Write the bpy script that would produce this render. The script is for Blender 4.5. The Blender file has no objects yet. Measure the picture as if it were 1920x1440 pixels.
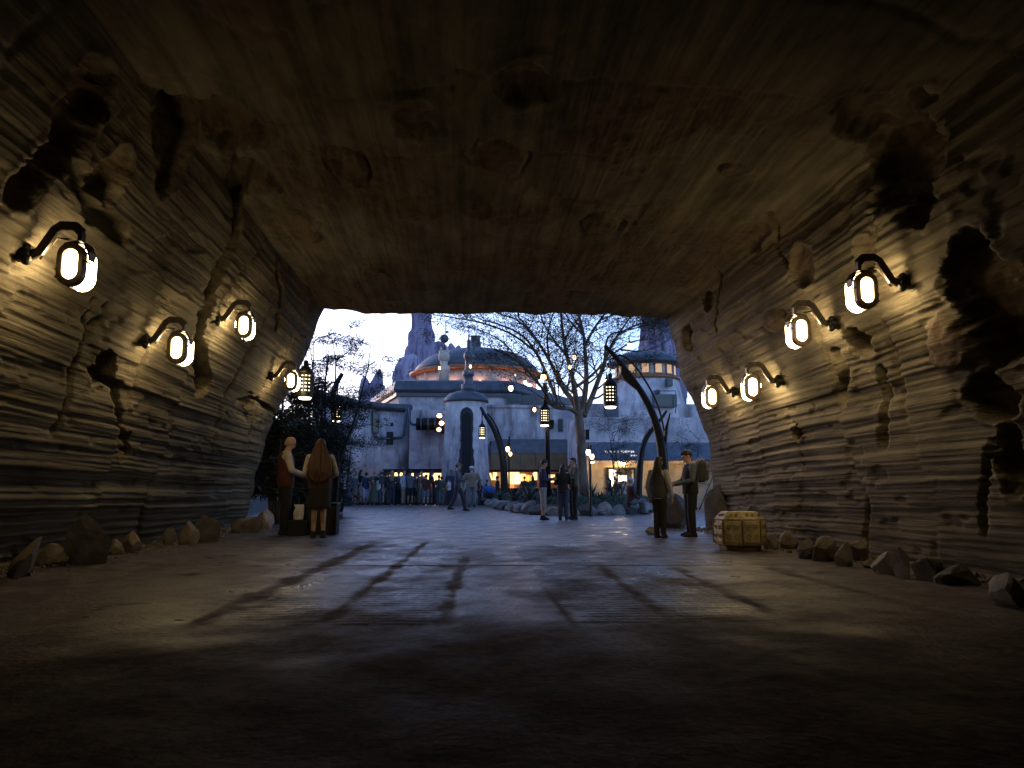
import bpy, bmesh, math, random
import numpy as np
from mathutils import Vector, Matrix, noise as mnoise
R = math.radians
random.seed(7)
S = bpy.context.scene
COL = S.collection

# ------------------------------------------------------------------ camera
CAM_H = 0.88
F = 1480.0
PITCH = math.atan(196 / F)
YAW = math.atan(90 / 1493.0)
cam_d = bpy.data.cameras.new('camera'); cam = bpy.data.objects.new('camera', cam_d)
COL.objects.link(cam); S.camera = cam
cam_d.sensor_width = 36.0; cam_d.lens = 36.0 * F / 1920.0
cam_d.clip_start = 0.05; cam_d.clip_end = 2000
cam.location = (0, 0, CAM_H)
cam.rotation_euler = (R(90) + PITCH, 0, -YAW)
# ------------------------------------------------------------------ sky, sun, exposure
W = bpy.data.worlds.new('World'); S.world = W; W.use_nodes = True
nt = W.node_tree
bg = nt.nodes['Background']
sky = nt.nodes.new('ShaderNodeTexSky'); sky.sky_type = 'NISHITA'; sky.sun_disc = False
SUN_EL = 9.0; SUN_ROT = -32.0
sky.sun_elevation = R(SUN_EL); sky.sun_rotation = R(SUN_ROT)
sky.air_density = 1.0; sky.dust_density = 1.1; sky.ozone_density = 5.0
tint = nt.nodes.new('ShaderNodeMix'); tint.data_type = 'RGBA'; tint.blend_type = 'MULTIPLY'
tint.inputs[0].default_value = 1.0
tint.inputs[7].default_value = (1.25, 0.95, 0.97, 1)
nt.links.new(sky.outputs[0], tint.inputs[6]); nt.links.new(tint.outputs[2], bg.inputs[0])
bg.inputs[1].default_value = 0.15
sun_d = bpy.data.lights.new('sun', 'SUN'); sun = bpy.data.objects.new('sun', sun_d); COL.objects.link(sun)
sun_d.energy = 0.03; sun_d.angle = R(10); sun_d.color = (1, .85, .75)
a = R(SUN_ROT); sd = Vector((math.sin(a) * math.cos(R(SUN_EL)), math.cos(a) * math.cos(R(SUN_EL)), math.sin(R(SUN_EL))))
sun.rotation_euler = (-sd).to_track_quat('-Z', 'Y').to_euler()
vs = S.view_settings
vs.view_transform = 'Standard'; vs.look = 'None'; vs.gamma = 1; vs.use_curve_mapping = False; vs.exposure = 1.9

# ------------------------------------------------------------------ picture measurements to places
MC = Matrix.Rotation(-YAW, 3, 'Z') @ Matrix.Rotation(R(90) + PITCH, 3, 'X')
def ray(px, py): return (MC @ Vector((px - 960, 720 - py, -F))).normalized()
def at(px, py, Y):
    r = ray(px, py); t = Y / r.y
    return Vector((r.x * t, Y, CAM_H + r.z * t))
def gr(px, py, z=0.0):
    r = ray(px, py); t = (z - CAM_H) / r.z
    return Vector((r.x * t, r.y * t, z))

# ------------------------------------------------------------------ materials
MATS = {}
def mat(name, col, rough=0.8, metal=0.0, vary=0.0, scale=4.0, bump=0.0, bscale=30.0, emit=None, est=0.0, stretch=(1, 1, 1), col2=None, detail=6.0, spec=0.5, attr=None, acol=None):
    if name in MATS: return MATS[name]
    m = bpy.data.materials.new(name); m.use_nodes = True; MATS[name] = m
    t = m.node_tree; b = t.nodes['Principled BSDF']
    b.inputs['Base Color'].default_value = (*col, 1); b.inputs['Roughness'].default_value = rough
    b.inputs['Metallic'].default_value = metal
    b.inputs['Specular IOR Level'].default_value = spec
    tc = t.nodes.new('ShaderNodeTexCoord'); mp = t.nodes.new('ShaderNodeMapping'); mp.inputs['Scale'].default_value = stretch
    t.links.new(tc.outputs['Object'], mp.inputs[0])
    last = None
    if vary > 0 or col2:
        n = t.nodes.new('ShaderNodeTexNoise'); n.inputs['Scale'].default_value = scale; n.inputs['Detail'].default_value = detail; n.inputs['Roughness'].default_value = .62
        t.links.new(mp.outputs[0], n.inputs[0])
        cr = t.nodes.new('ShaderNodeValToRGB')
        c2 = col2 or tuple(c * (1 - vary) for c in col)
        cr.color_ramp.elements[0].position = .35; cr.color_ramp.elements[1].position = .62
        cr.color_ramp.elements[0].color = (*c2, 1); cr.color_ramp.elements[1].color = (*col, 1)
        t.links.new(n.outputs[0], cr.inputs[0]); last = cr.outputs[0]
        t.links.new(last, b.inputs['Base Color'])
    if attr:
        at_ = t.nodes.new('ShaderNodeAttribute'); at_.attribute_name = attr
        mx = t.nodes.new('ShaderNodeMix'); mx.data_type = 'RGBA'
        t.links.new(at_.outputs['Fac'], mx.inputs[0])
        if last: t.links.new(last, mx.inputs[6])
        else: mx.inputs[6].default_value = (*col, 1)
        mx.inputs[7].default_value = (*acol, 1)
        t.links.new(mx.outputs[2], b.inputs['Base Color'])
    if bump > 0:
        n2 = t.nodes.new('ShaderNodeTexNoise'); n2.inputs['Scale'].default_value = bscale; n2.inputs['Detail'].default_value = 8
        t.links.new(mp.outputs[0], n2.inputs[0])
        bp = t.nodes.new('ShaderNodeBump'); bp.inputs['Strength'].default_value = bump; bp.inputs['Distance'].default_value = 0.03
        t.links.new(n2.outputs[0], bp.inputs['Height']); t.links.new(bp.outputs[0], b.inputs['Normal'])
    if emit:
        b.inputs['Emission Color'].default_value = (*emit, 1); b.inputs['Emission Strength'].default_value = est
    return m

IRON = mat('dark_iron', (.022, .02, .018), .5, .6, vary=.5, scale=20, bump=.2)
STUCCO = mat('stained_plaster', (.70, .60, .59), .9, col2=(.33, .27, .28), scale=.9, bump=.35, bscale=6, detail=10)
_t = STUCCO.node_tree; _b = _t.nodes['Principled BSDF']; _s = _b.inputs['Base Color'].links[0].from_socket
_c = _t.nodes.new('ShaderNodeTexCoord'); _m = _t.nodes.new('ShaderNodeMapping'); _m.inputs['Scale'].default_value = (1.6, 1.6, .28); _n = _t.nodes.new('ShaderNodeTexNoise'); _n.inputs['Scale'].default_value = 1; _n.inputs['Detail'].default_value = 8; _n.inputs['Roughness'].default_value = .7
_r = _t.nodes.new('ShaderNodeValToRGB'); _r.color_ramp.elements[0].position = .34; _r.color_ramp.elements[1].position = .50; _r.color_ramp.elements[0].color = (.38, .34, .33, 1); _r.color_ramp.elements[1].color = (1, 1, 1, 1)
_x = _t.nodes.new('ShaderNodeMix'); _x.data_type = 'RGBA'; _x.blend_type = 'MULTIPLY'; _x.inputs[0].default_value = .9
_t.links.new(_c.outputs['Object'], _m.inputs[0]); _t.links.new(_m.outputs[0], _n.inputs[0]); _t.links.new(_n.outputs[0], _r.inputs[0]); _t.links.new(_s, _x.inputs[6]); _t.links.new(_r.outputs[0], _x.inputs[7]); _t.links.new(_x.outputs[2], _b.inputs['Base Color'])
STAIN = mat('weathered_plaster', (.06, .055, .06), .95, vary=.5, scale=3, bump=.3)
ROOFM = mat('weathered_metal_roof', (.10, .10, .115), .55, .25, vary=.45, scale=1.6, bump=.2, bscale=12)
COPPER = mat('rust_copper', (.42, .16, .07), .55, .4, vary=.5, scale=3)
CREAM = mat('pale_drum_plaster', (.62, .5, .42), .8, vary=.35, scale=2, bump=.2)
DARK = mat('black_recess', (.012, .011, .012), .9)
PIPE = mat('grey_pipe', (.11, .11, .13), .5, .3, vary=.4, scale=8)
LIT = mat('lit_lamp_glass', (.9, .8, .6), .4, emit=(1.0, .75, .39), est=8.5)
LITS = mat('lit_small_lamp', (.9, .8, .6), .4, emit=(1.0, .62, .28), est=3.5)
LITC = mat('lit_lantern_core', (.9, .8, .6), .4, emit=(1.0, .80, .42), est=1.6)
LITB = mat('lit_lantern_base', (.9, .9, .8), .4, emit=(1.0, .90, .70), est=2.5)
SHOP = mat('lit_shop_panel', (.9, .7, .4), .5, emit=(1.0, .62, .22), est=.75)
SHOPR = mat('lit_orange_panel', (.9, .4, .2), .5, emit=(1.0, .22, .05), est=.8)
WINL = mat('lit_window_glass', (.9, .7, .4), .3, emit=(1.0, .58, .26), est=1.0)
SIGNL = mat('lit_sign_script', (.9, .9, .9), .5, emit=(.95, .88, .8), est=.3)
GLASSD = mat('dark_window_glass', (.02, .022, .03), .15)

# ------------------------------------------------------------------ mesh building
class MB:
    def __init__(s): s.v = []; s.f = []
    def add(s, vs_, fs): o = len(s.v); s.v += [tuple(p) for p in vs_]; s.f += [tuple(i + o for i in f) for f in fs]; return s
    def box(s, c, d, rot=None, taper=1.0):
        c = Vector(c); P = []
        for z in (-1, 1):
            k = taper if z > 0 else 1
            for x, y in ((-1, -1), (1, -1), (1, 1), (-1, 1)):
                p = Vector((x * d[0] / 2 * k, y * d[1] / 2 * k, z * d[2] / 2))
                if rot is not None: p = rot @ p
                P.append(c + p)
        return s.add(P, [(3, 2, 1, 0), (4, 5, 6, 7), (0, 1, 5, 4), (1, 2, 6, 5), (2, 3, 7, 6), (3, 0, 4, 7)])
    def tube(s, path, rad, n=8, flat=1.0, caps=True):
        path = [Vector(p) for p in path]; m = len(path)
        if not hasattr(rad, '__len__'): rad = [rad] * m
        t0 = (path[1] - path[0]).normalized()
        u = t0.orthogonal().normalized(); P = []
        for i, p in enumerate(path):
            t = (path[min(i + 1, m - 1)] - path[max(i - 1, 0)]).normalized()
            u = (u - t * u.dot(t))
            u = u.normalized() if u.length > 1e-6 else t.orthogonal().normalized()
            w = t.cross(u)
            for k in range(n):
                a = 2 * math.pi * k / n
                P.append(p + u * math.cos(a) * rad[i] + w * math.sin(a) * rad[i] * flat)
        Fs = [(i * n + k, i * n + (k + 1) % n, (i + 1) * n + (k + 1) % n, (i + 1) * n + k) for i in range(m - 1) for k in range(n)]
        if caps: Fs += [tuple(range(n - 1, -1, -1)), tuple((m - 1) * n + k for k in range(n))]
        return s.add(P, Fs)
    def lathe(s, prof, n=24, c=(0, 0, 0), a0=0, a1=2 * math.pi, sx=1, sy=1):
        full = abs(a1 - a0 - 2 * math.pi) < 1e-6; m = len(prof); kk = n if full else n + 1
        P = [(c[0] + r * math.cos(a0 + (a1 - a0) * k / n) * sx, c[1] + r * math.sin(a0 + (a1 - a0) * k / n) * sy, c[2] + z) for r, z in prof for k in range(kk)]
        Fs = [(i * kk + k, i * kk + (k + 1) % kk, (i + 1) * kk + (k + 1) % kk, (i + 1) * kk + k) for i in range(m - 1) for k in range(n)]
        if full: Fs += [tuple(range(kk - 1, -1, -1)), tuple((m - 1) * kk + k for k in range(kk))]
        return s.add(P, Fs)
    def loft(s, rings, n=16):   # rings (x, y, z, rx, ry)
        P = [(x + rx * math.cos(2 * math.pi * k / n), y + ry * math.sin(2 * math.pi * k / n), z) for x, y, z, rx, ry in rings for k in range(n)]
        m = len(rings)
        Fs = [(i * n + k, i * n + (k + 1) % n, (i + 1) * n + (k + 1) % n, (i + 1) * n + k) for i in range(m - 1) for k in range(n)]
        Fs += [tuple(range(n - 1, -1, -1)), tuple((m - 1) * n + k for k in range(n))]
        return s.add(P, Fs)
    def ell(s, c, r, n=12, m=8, rot=None):
        prof = [(max(1e-4, math.sin(math.pi * i / m)), -math.cos(math.pi * i / m)) for i in range(m + 1)]
        P = []
        for q, z in prof:
            for k in range(n):
                a = 2 * math.pi * k / n
                p = Vector((q * math.cos(a) * r[0], q * math.sin(a) * r[1], z * r[2]))
                if rot is not None: p = rot @ p
                P.append(Vector(c) + p)
        Fs = [(i * n + k, i * n + (k + 1) % n, (i + 1) * n + (k + 1) % n, (i + 1) * n + k) for i in range(m) for k in range(n)]
        return s.add(P, Fs)
    def prism(s, pts, y0, y1):   # polygon in xz extruded along y
        n = len(pts)
        P = [(x, y0, z) for x, z in pts] + [(x, y1, z) for x, z in pts]
        return s.add(P, [tuple(range(n)), tuple(range(2 * n - 1, n - 1, -1))] + [(k, k + n, (k + 1) % n + n, (k + 1) % n) for k in range(n)])
    def build(s, name, m, parent=None, smooth=False, bevel=0.0, loc=None):
        me = bpy.data.meshes.new(name); me.from_pydata(s.v, [], s.f); me.update()
        o = bpy.data.objects.new(name, me); COL.objects.link(o)
        if isinstance(m, (list, tuple)):
            for q in m: me.materials.append(q)
        elif m: me.materials.append(m)
        if smooth: me.polygons.foreach_set('use_smooth', [True] * len(me.polygons))
        if parent: o.parent = parent
        if loc is not None: o.location = loc
        if bevel > 0:
            b = o.modifiers.new('bevel', 'BEVEL'); b.width = bevel; b.segments = 2; b.limit_method = 'ANGLE'
        return o
def tag(o, label=None, cat=None, group=None, kind=None):
    if label: o['label'] = label
    if cat: o['category'] = cat
    if group: o['group'] = group
    if kind: o['kind'] = kind
    return o
def thing(name, label, cat, loc=(0, 0, 0), rz=0.0, group=None):
    o = bpy.data.objects.new(name, None); COL.objects.link(o); o.location = loc; o.rotation_euler = (0, 0, rz)
    o.empty_display_size = .1
    return tag(o, label, cat, group)
def copy_tree(o, parent=None):
    c = o.copy(); COL.objects.link(c)
    if parent: c.parent = parent
    for ch in list(o.children): copy_tree(ch, c)
    return c
def npmesh(name, co, faces, m, smooth=True, parent=None, attrs=None):
    me = bpy.data.meshes.new(name)
    nv = len(co); nf = len(faces)
    me.vertices.add(nv); me.vertices.foreach_set('co', co.astype(np.float32).ravel())
    me.loops.add(nf * 4); me.loops.foreach_set('vertex_index', faces.astype(np.int32).ravel())
    me.polygons.add(nf); me.polygons.foreach_set('loop_start', np.arange(0, nf * 4, 4, dtype=np.int32))
    me.polygons.foreach_set('loop_total', np.full(nf, 4, dtype=np.int32))
    me.polygons.foreach_set('use_smooth', np.full(nf, smooth, dtype=bool))
    for k, v in (attrs or {}).items():
        at_ = me.attributes.new(k, 'FLOAT', 'POINT'); at_.data.foreach_set('value', v.astype(np.float32).ravel())
    me.update(calc_edges=True); me.validate()
    o = bpy.data.objects.new(name, me); COL.objects.link(o); me.materials.append(m)
    if parent: o.parent = parent
    return o
def gridfaces(nr, nc):
    i, j = np.meshgrid(np.arange(nr - 1), np.arange(nc - 1), indexing='ij'); a_ = (i * nc + j).ravel()
    return np.stack([a_, a_ + 1, a_ + nc + 1, a_ + nc], 1)

# numpy value noise
def _h(i, j, s):
    n = (i * 374761393 + j * 668265263 + s * 1442695041) & 0xffffffff
    n = ((n ^ (n >> 13)) * 1274126177) & 0xffffffff
    return ((n ^ (n >> 16)) & 0xffff) / 65535.0
def vn(u, v, s=0):
    u = np.asarray(u, float); v = np.asarray(v, float)
    i = np.floor(u).astype(np.int64); j = np.floor(v).astype(np.int64); a_ = u - i; b_ = v - j
    a_ = a_ * a_ * (3 - 2 * a_); b_ = b_ * b_ * (3 - 2 * b_)
    return (_h(i, j, s) * (1 - a_) + _h(i + 1, j, s) * a_) * (1 - b_) + (_h(i, j + 1, s) * (1 - a_) + _h(i + 1, j + 1, s) * a_) * b_
def fbm(u, v, s=0, o=4):
    t = 0; am = .5
    for k in range(o): t = t + am * vn(u * 2 ** k, v * 2 ** k, s + k * 17); am *= .5
    return t / (1 - .5 ** o)
def sstep(a_, b_, x):
    t = np.clip((x - a_) / (b_ - a_), 0, 1); return t * t * (3 - 2 * t)

# ------------------------------------------------------------------ ground
def seg(a_, b_, d, gr_=1.0):
    return list(np.arange(a_, b_, d))
ys = np.array(seg(-14, 2.5, .4) + seg(2.5, 5.2, .06) + seg(5.2, 13.6, .02) + seg(13.6, 20, .1) + seg(20, 60, .5) + list(np.geomspace(60, 900, 24)))
xs = np.array(list(-np.geomspace(700, 9, 20)) + seg(-8.5, -2.2, .12) + seg(-2.2, 2.8, .045) + seg(2.8, 8.6, .12) + list(np.geomspace(9, 700, 20)))
Yg, Xg = np.meshgrid(ys, xs, indexing='ij')
track = np.zeros_like(Xg)
wob = .06 * (vn(Yg * .5, Xg * 0, 3) - .5)
def trk(x0, x1, w, ya, yb, s):
    xc = x0 + (x1 - x0) * (Yg - 5.5) / 8 + wob
    e = (fbm(Xg * 7, Yg * 2.6, s, 5) - .5) * w * 1.9
    return (1 - sstep(w * .3, w * 1.1, np.abs(Xg - xc) + e)) * (.62 + .38 * vn(Xg * 3, Yg * 1.3, s + 40)) * sstep(ya - .5, ya + .3, Yg) * (1 - sstep(yb - 1, yb + .6, Yg))
for a6 in ((-1.75, -1.45, .13, 5.4, 13.6, 1), (-.89, -.62, .065, 5.3, 13.8, 2), (.74, .8, .06, 5.2, 7.4, 4), (1.42, 1.75, .06, 5.2, 9.4, 5), (2.2, 2.6, .08, 5.6, 9.0, 6), (-.12, .1, .07, 5.2, 11, 8), (3.4, 3.6, .08, 5, 9.5, 9)):
    track = np.maximum(track, trk(*a6))
patch = sstep(.50, .60, fbm(Xg * 1.3 + 5, Yg * .7, 21, 6))
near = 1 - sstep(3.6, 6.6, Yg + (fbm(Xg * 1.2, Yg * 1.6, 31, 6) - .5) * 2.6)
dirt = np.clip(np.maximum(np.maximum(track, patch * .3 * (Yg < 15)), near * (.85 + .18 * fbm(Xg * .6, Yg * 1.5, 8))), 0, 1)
inpan = ((Xg > -1.62) & (Xg < -.14) | (Xg > .74) & (Xg < 2.2)) & (Yg > 5.3) & (Yg < 12.5)
rib = np.where(inpan, np.clip(.65 + .9 * np.cos(Yg / .12 * 2 * math.pi), 0, 1), 1.0)
cover = sstep(.50, .66, fbm(Xg * 1.7 + 9, Yg * 1.1, 41, 5)) * .8
ribs = -(1 - rib) * .007 * (1 - np.clip(track + cover, 0, 1))
Zg = ribs + .010 * (fbm(Xg * 1.1, Yg * 1.1, 51) - .5) + track * -.006 + .006 * (fbm(Xg * 7, Yg * 7, 61) - .5) * (Yg < 16)
joint = (np.abs(Yg - 9.3 + .05 * Xg) < .03) & (np.abs(Xg) < 4.5)
Zg = Zg - .012 * joint
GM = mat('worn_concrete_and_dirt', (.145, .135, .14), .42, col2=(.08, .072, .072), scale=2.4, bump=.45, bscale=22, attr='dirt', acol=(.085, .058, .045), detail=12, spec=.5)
g = GM.node_tree; b = g.nodes['Principled BSDF']
an = g.nodes.new('ShaderNodeAttribute'); an.attribute_name = 'dirt'
nn = g.nodes.new('ShaderNodeTexNoise'); nn.inputs['Scale'].default_value = 1.7; nn.inputs['Detail'].default_value = 10
tcn = g.nodes.new('ShaderNodeTexCoord'); g.links.new(tcn.outputs['Object'], nn.inputs[0])
mr = g.nodes.new('ShaderNodeMapRange'); mr.inputs[1].default_value = .35; mr.inputs[2].default_value = .65; mr.inputs[3].default_value = .24; mr.inputs[4].default_value = .52
g.links.new(nn.outputs[0], mr.inputs[0])
ma = g.nodes.new('ShaderNodeMath'); ma.operation = 'MULTIPLY_ADD'; ma.inputs[1].default_value = .45
g.links.new(an.outputs['Fac'], ma.inputs[0]); g.links.new(mr.outputs[0], ma.inputs[2]); g.links.new(ma.outputs[0], b.inputs['Roughness'])
ms = g.nodes.new('ShaderNodeMath'); ms.operation = 'MULTIPLY_ADD'; ms.inputs[1].default_value = -.30; ms.inputs[2].default_value = .36
g.links.new(an.outputs['Fac'], ms.inputs[0]); g.links.new(ms.outputs[0], b.inputs['Specular IOR Level'])
gs = b.inputs['Base Color'].links[0].from_socket
fn = g.nodes.new('ShaderNodeTexNoise'); fn.inputs['Scale'].default_value = 7; fn.inputs['Detail'].default_value = 12; fn.inputs['Roughness'].default_value = .75
fr = g.nodes.new('ShaderNodeValToRGB'); fr.color_ramp.elements[0].position = .44; fr.color_ramp.elements[1].position = .56; fr.color_ramp.elements[0].color = (.42, .38, .36, 1); fr.color_ramp.elements[1].color = (1.25, 1.2, 1.2, 1)
fx = g.nodes.new('ShaderNodeMix'); fx.data_type = 'RGBA'; fx.blend_type = 'MULTIPLY'; fx.inputs[0].default_value = .9
g.links.new(tcn.outputs['Object'], fn.inputs[0]); g.links.new(fn.outputs[0], fr.inputs[0]); g.links.new(gs, fx.inputs[6]); g.links.new(fr.outputs[0], fx.inputs[7]); g.links.new(fx.outputs[2], b.inputs['Base Color'])
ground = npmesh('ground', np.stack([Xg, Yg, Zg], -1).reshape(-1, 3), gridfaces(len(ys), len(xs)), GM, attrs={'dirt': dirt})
tag(ground, kind='structure')

# ------------------------------------------------------------------ rock tunnel
prof = np.array([(-5.1, -.4), (-4.95, .3), (-4.8, 1.08), (-4.64, 1.69), (-4.49, 2.31), (-4.2, 2.94), (-3.92, 3.57), (-3.57, 4.35), (-3.42, 4.85), (-3.36, 5.02), (-3.33, 5.08), (-3.25, 5.07), (-2.9, 5.03), (-2.1, 4.93), (0.3, 4.90), (2.8, 4.84), (4.3, 4.70), (4.62, 4.66), (4.66, 4.2), (4.77, 3.57), (5.11, 2.73), (5.38, 1.89), (5.45, 1.07), (5.48, .3), (5.5, -.4)])
def resample(p, n):
    for _ in range(1):
        q = [p[0]]
        for i in range(len(p) - 1): q += [p[i] * .75 + p[i + 1] * .25, p[i] * .25 + p[i + 1] * .75]
        p = np.array(q + [p[-1]])
    d = np.r_[0, np.cumsum(np.hypot(*np.diff(p, axis=0).T))]
    s_ = np.linspace(0, d[-1], n)
    return np.stack([np.interp(s_, d, p[:, 0]), np.interp(s_, d, p[:, 1])], 1), s_
NP = 1150
P2, SS = resample(prof, NP)
tg = np.gradient(P2, axis=0); tg /= np.linalg.norm(tg, axis=1)[:, None]
NRM = np.stack([tg[:, 1], -tg[:, 0]], 1)     # inward normal
def ty_skew(y, x): return sstep(12, 17.2, y) * (.75 - .15 * x)
def hit(px, py):
    r = ray(px, py)
    for t in np.arange(2, 30, .02):
        p = Vector((0, 0, CAM_H)) + r * t
        k = int(np.argmin((P2[:, 0] - p.x) ** 2 + (P2[:, 1] - p.z) ** 2))
        if (p.x - P2[k, 0]) * NRM[k, 0] + (p.z - P2[k, 1]) * NRM[k, 1] < 0: return float(SS[k]), float(p.y), k
    return None
yt = np.array(seg(-14, 3.5, .35) + seg(3.5, 17.2, .04) + [17.2])
YT, ST = np.meshgrid(yt, SS, indexing='ij')
wall_w = np.clip(1 - sstep(4.4, 5.6, ST) + sstep(SS[-1] - 5.6, SS[-1] - 4.4, ST), 0, 1)
# strata
wp = ST + .12 * (fbm(YT * .16, ST * .3, 5) - .5) + .010 * (vn(YT * 1.3, ST * 1.2, 6) - .5) + .012 * YT * np.where(ST < 9, 1, -1)
jc = YT * .62 + .35 * fbm(ST * .9, YT * 0 + 1, 401, 3) + 1.2 * (ST > 9)
jk = np.floor(jc); jd = np.abs(jc - np.round(jc)) / .62
wp = wp + .07 * (_h(jk.astype(np.int64), 0 * jk.astype(np.int64), 77) - .5)
joint_m = sstep(.42, .62, fbm(ST * .7, YT * .4, 402, 3)) * (1 - sstep(.02, .055 + .05 * vn(ST * 3, YT * 3, 403), jd))
rgh = sstep(.38, .62, fbm(ST * .7 + 7, YT * .45, 404, 4))
def lay(fr, s, sy=.12, p=1.0):
    q = wp * fr; k = np.floor(q); f_ = q - k; q = k + sstep(.0, .42, f_)
    n = vn(q, YT * sy * (1 + .05 * fr), s); return np.clip((n - .5) * 2.4, -1, 1) * p
amp = .35 + .65 * wall_w
low = .62 + .55 * (1 - sstep(1.0, 3.0, np.minimum(ST, SS[-1] - ST)))
D = .78 * amp * low * (.050 * lay(1.9, 70, .08) + .042 * lay(4.3, 71, .09) + .6 * (.3 + rgh) * .036 * lay(9.5, 72, .12) + (.5 + rgh) * .024 * lay(17, 73, .12) + (.4 + rgh) * .012 * lay(29, 75, .14))
D -= joint_m * .06 * (.3 + .7 * wall_w)
D -= .035 * sstep(.60, .68, fbm(ST * 3.1, YT * 1.6, 405, 4)) * (.4 + .6 * wall_w)
D += (.55 + .45 * wall_w) * .009 * lay(38, 74, .25)
D += .09 * (fbm(ST * .45, YT * .35, 80, 3) - .5) + .010 * (fbm(ST * 4, YT * 3, 81, 4) - .5)
D += .22 * (1 - wall_w) * (fbm(ST * .35 + 3, YT * .3, 83, 3) - .5)
# ledge steps low on the walls
rough = .10 * (fbm(ST * 1.6, YT * 1.6, 90, 5) - .5) * 2 + .035 * (fbm(ST * 9, YT * 9, 91, 3) - .5)
ridge = np.abs(fbm(ST * 1.1, YT * 1.1, 92, 4) - .5)
PT = np.zeros_like(D)
def blob(px, py, rs, ry, dep, ang=0.0, s=0):
    global D, PT
    h = hit(px, py)
    if not h: return
    a_ = ST - h[0]; b_ = YT - h[1]
    ca, sa = math.cos(ang), math.sin(ang)
    rs *= .72; ry *= .72
    u = (a_ * ca + b_ * sa) / rs; v = (-a_ * sa + b_ * ca) / ry
    q = np.hypot(u, v) + 1.3 * (fbm(ST * 2.6, YT * 2.2, 200 + s, 5) - .5)
    m = 1 - sstep(.60, 1.12, q)
    D = D * (1 - m) + (dep + rough * 1.3) * m
    # lifted rim
    D += .03 * (sstep(.9, 1.0, q) - sstep(1.05, 1.4, q)) * np.sign(-dep)
    PT = np.maximum(PT, m)
for k, b6 in enumerate([(400, 235, 1.0, .9, -.30), (470, 330, .55, .7, .16), (330, 290, .6, .5, -.3), (560, 420, .5, .9, .10),
        (1700, 290, .9, .9, -.34), (1650, 210, .6, .8, -.25), (1870, 570, .9, .75, -.32), (1800, 640, .45, .6, .10), (1870, 740, .3, .6, -.26),
        (1500, 500, .38, .55, -.14), (1620, 480, .30, .30, -.3), (1615, 645, .30, .38, -.30), (1500, 812, .2, .28, -.22),
        (190, 690, .28, .3, -.3), (235, 830, .32, .12, -.3), (442, 745, .18, .3, -.22),
        (500, 760, .5, .5, -.35), (220, 330, .5, .4, -.28), (900, 390, .3, .5, -.03), (930, 300, .4, .7, .03), (650, 320, .35, .9, .04),
        (780, 220, .5, .7, -.03), (1120, 420, .35, .6, .04), (1370, 320, .2, .25, .08), (980, 160, .5, .6, -.04), (1450, 600, .3, .4, .08), (700, 500, .3, .5, .07),
        (1400, 450, .4, 1.1, -.12), (150, 230, .8, .5, -.3), (1900, 860, .5, .3, -.25), (60, 330, .5, .3, -.22), (1290, 640, .4, .35, .10), (1330, 560, .3, .5, -.2)]):
    blob(*b6, s=k)
def crack(pts, w, dep, s=0):
    global D
    hs = [hit(*p) for p in pts]; hs = [h for h in hs if h]
    best = np.full(D.shape, 1e9)
    wu = .18 * (fbm(ST * 1.8, YT * 1.8, 300 + s, 3) - .5)
    for h0, h1 in zip(hs, hs[1:]):
        A = np.array(h0[:2]); Bv = np.array(h1[:2]) - A; L = (Bv ** 2).sum() + 1e-9
        t = np.clip(((ST - A[0]) * Bv[0] + (YT - A[1]) * Bv[1]) / L, 0, 1)
        best = np.minimum(best, np.hypot(ST - A[0] - t * Bv[0], YT - A[1] - t * Bv[1] + wu))
    ww = w * (.5 + .9 * fbm(ST * 1.5, YT * 1.5, 310 + s, 3))
    D = D + dep * (1 - sstep(ww * .6, ww, best))
crack([(440, 450), (395, 560), (372, 640), (370, 720)], .20, -.30, 1)
crack([(455, 300), (440, 380), (440, 460)], .16, -.25, 2)
crack([(175, 560), (160, 600), (165, 640)], .04, -.10, 3)
crack([(155, 330), (180, 400), (230, 440)], .14, -.2, 4)
crack([(170, 690), (215, 720), (222, 790), (240, 850)], .08, -.2, 5)
crack([(1630, 380), (1635, 470), (1640, 520)], .04, -.12, 6)
crack([(1440, 400), (1455, 460), (1475, 500)], .05, -.1, 8)
crack([(1572, 670), (1582, 700), (1575, 745)], .16, -.16, 9)
crack([(1652, 700), (1660, 780), (1655, 830)], .13, -.12, 14)
crack([(505, 480), (510, 540), (500, 600)], .08, -.2, 10)
crack([(1330, 500), (1345, 560), (1340, 620)], .05, -.15, 11)
crack([(1860, 830), (1850, 920), (1845, 1000)], .05, -.15, 12)
crack([(420, 745), (455, 735), (480, 760), (500, 800)], .08, -.2, 13)
crust = (1 - wall_w) * sstep(.50, .62, fbm(ST * .55 + 20, YT * .5, 420, 6))
D += crust * (.02 + rough * 1.1); PT = np.maximum(PT, crust)
edge = sstep(16.2, 17.2, YT)
D = D * (1 - .8 * edge) + edge * .10 * (fbm(ST * 2.5, YT * 2, 95, 3) - .5)
D = np.maximum(D, -1.2)
PX = P2[None, :, 0] + NRM[None, :, 0] * D
PZ = P2[None, :, 1] + NRM[None, :, 1] * D
PY = YT + ty_skew(YT, P2[None, :, 0]) + edge * .25 * (fbm(ST * 3.0, ST * 0 + 2, 96, 4) - .5)
RCKN = mat('layered_rock', (.140, .120, .080), .9, col2=(.060, .050, .034), scale=2.0, bump=.4, bscale=16, stretch=(1, .4, 1.5), attr='patch', acol=(.095, .064, .042), detail=12, spec=.2)
t_ = RCKN.node_tree; pb = t_.nodes['Principled BSDF']; src = pb.inputs['Base Color'].links[0].from_socket
tc_ = t_.nodes.new('ShaderNodeTexCoord'); mp_0 = t_.nodes.new('ShaderNodeMapping'); mp_0.inputs['Scale'].default_value = (7, .22, 11)
st_ = t_.nodes.new('ShaderNodeTexNoise'); st_.inputs['Scale'].default_value = 1.0; st_.inputs['Detail'].default_value = 5
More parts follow.
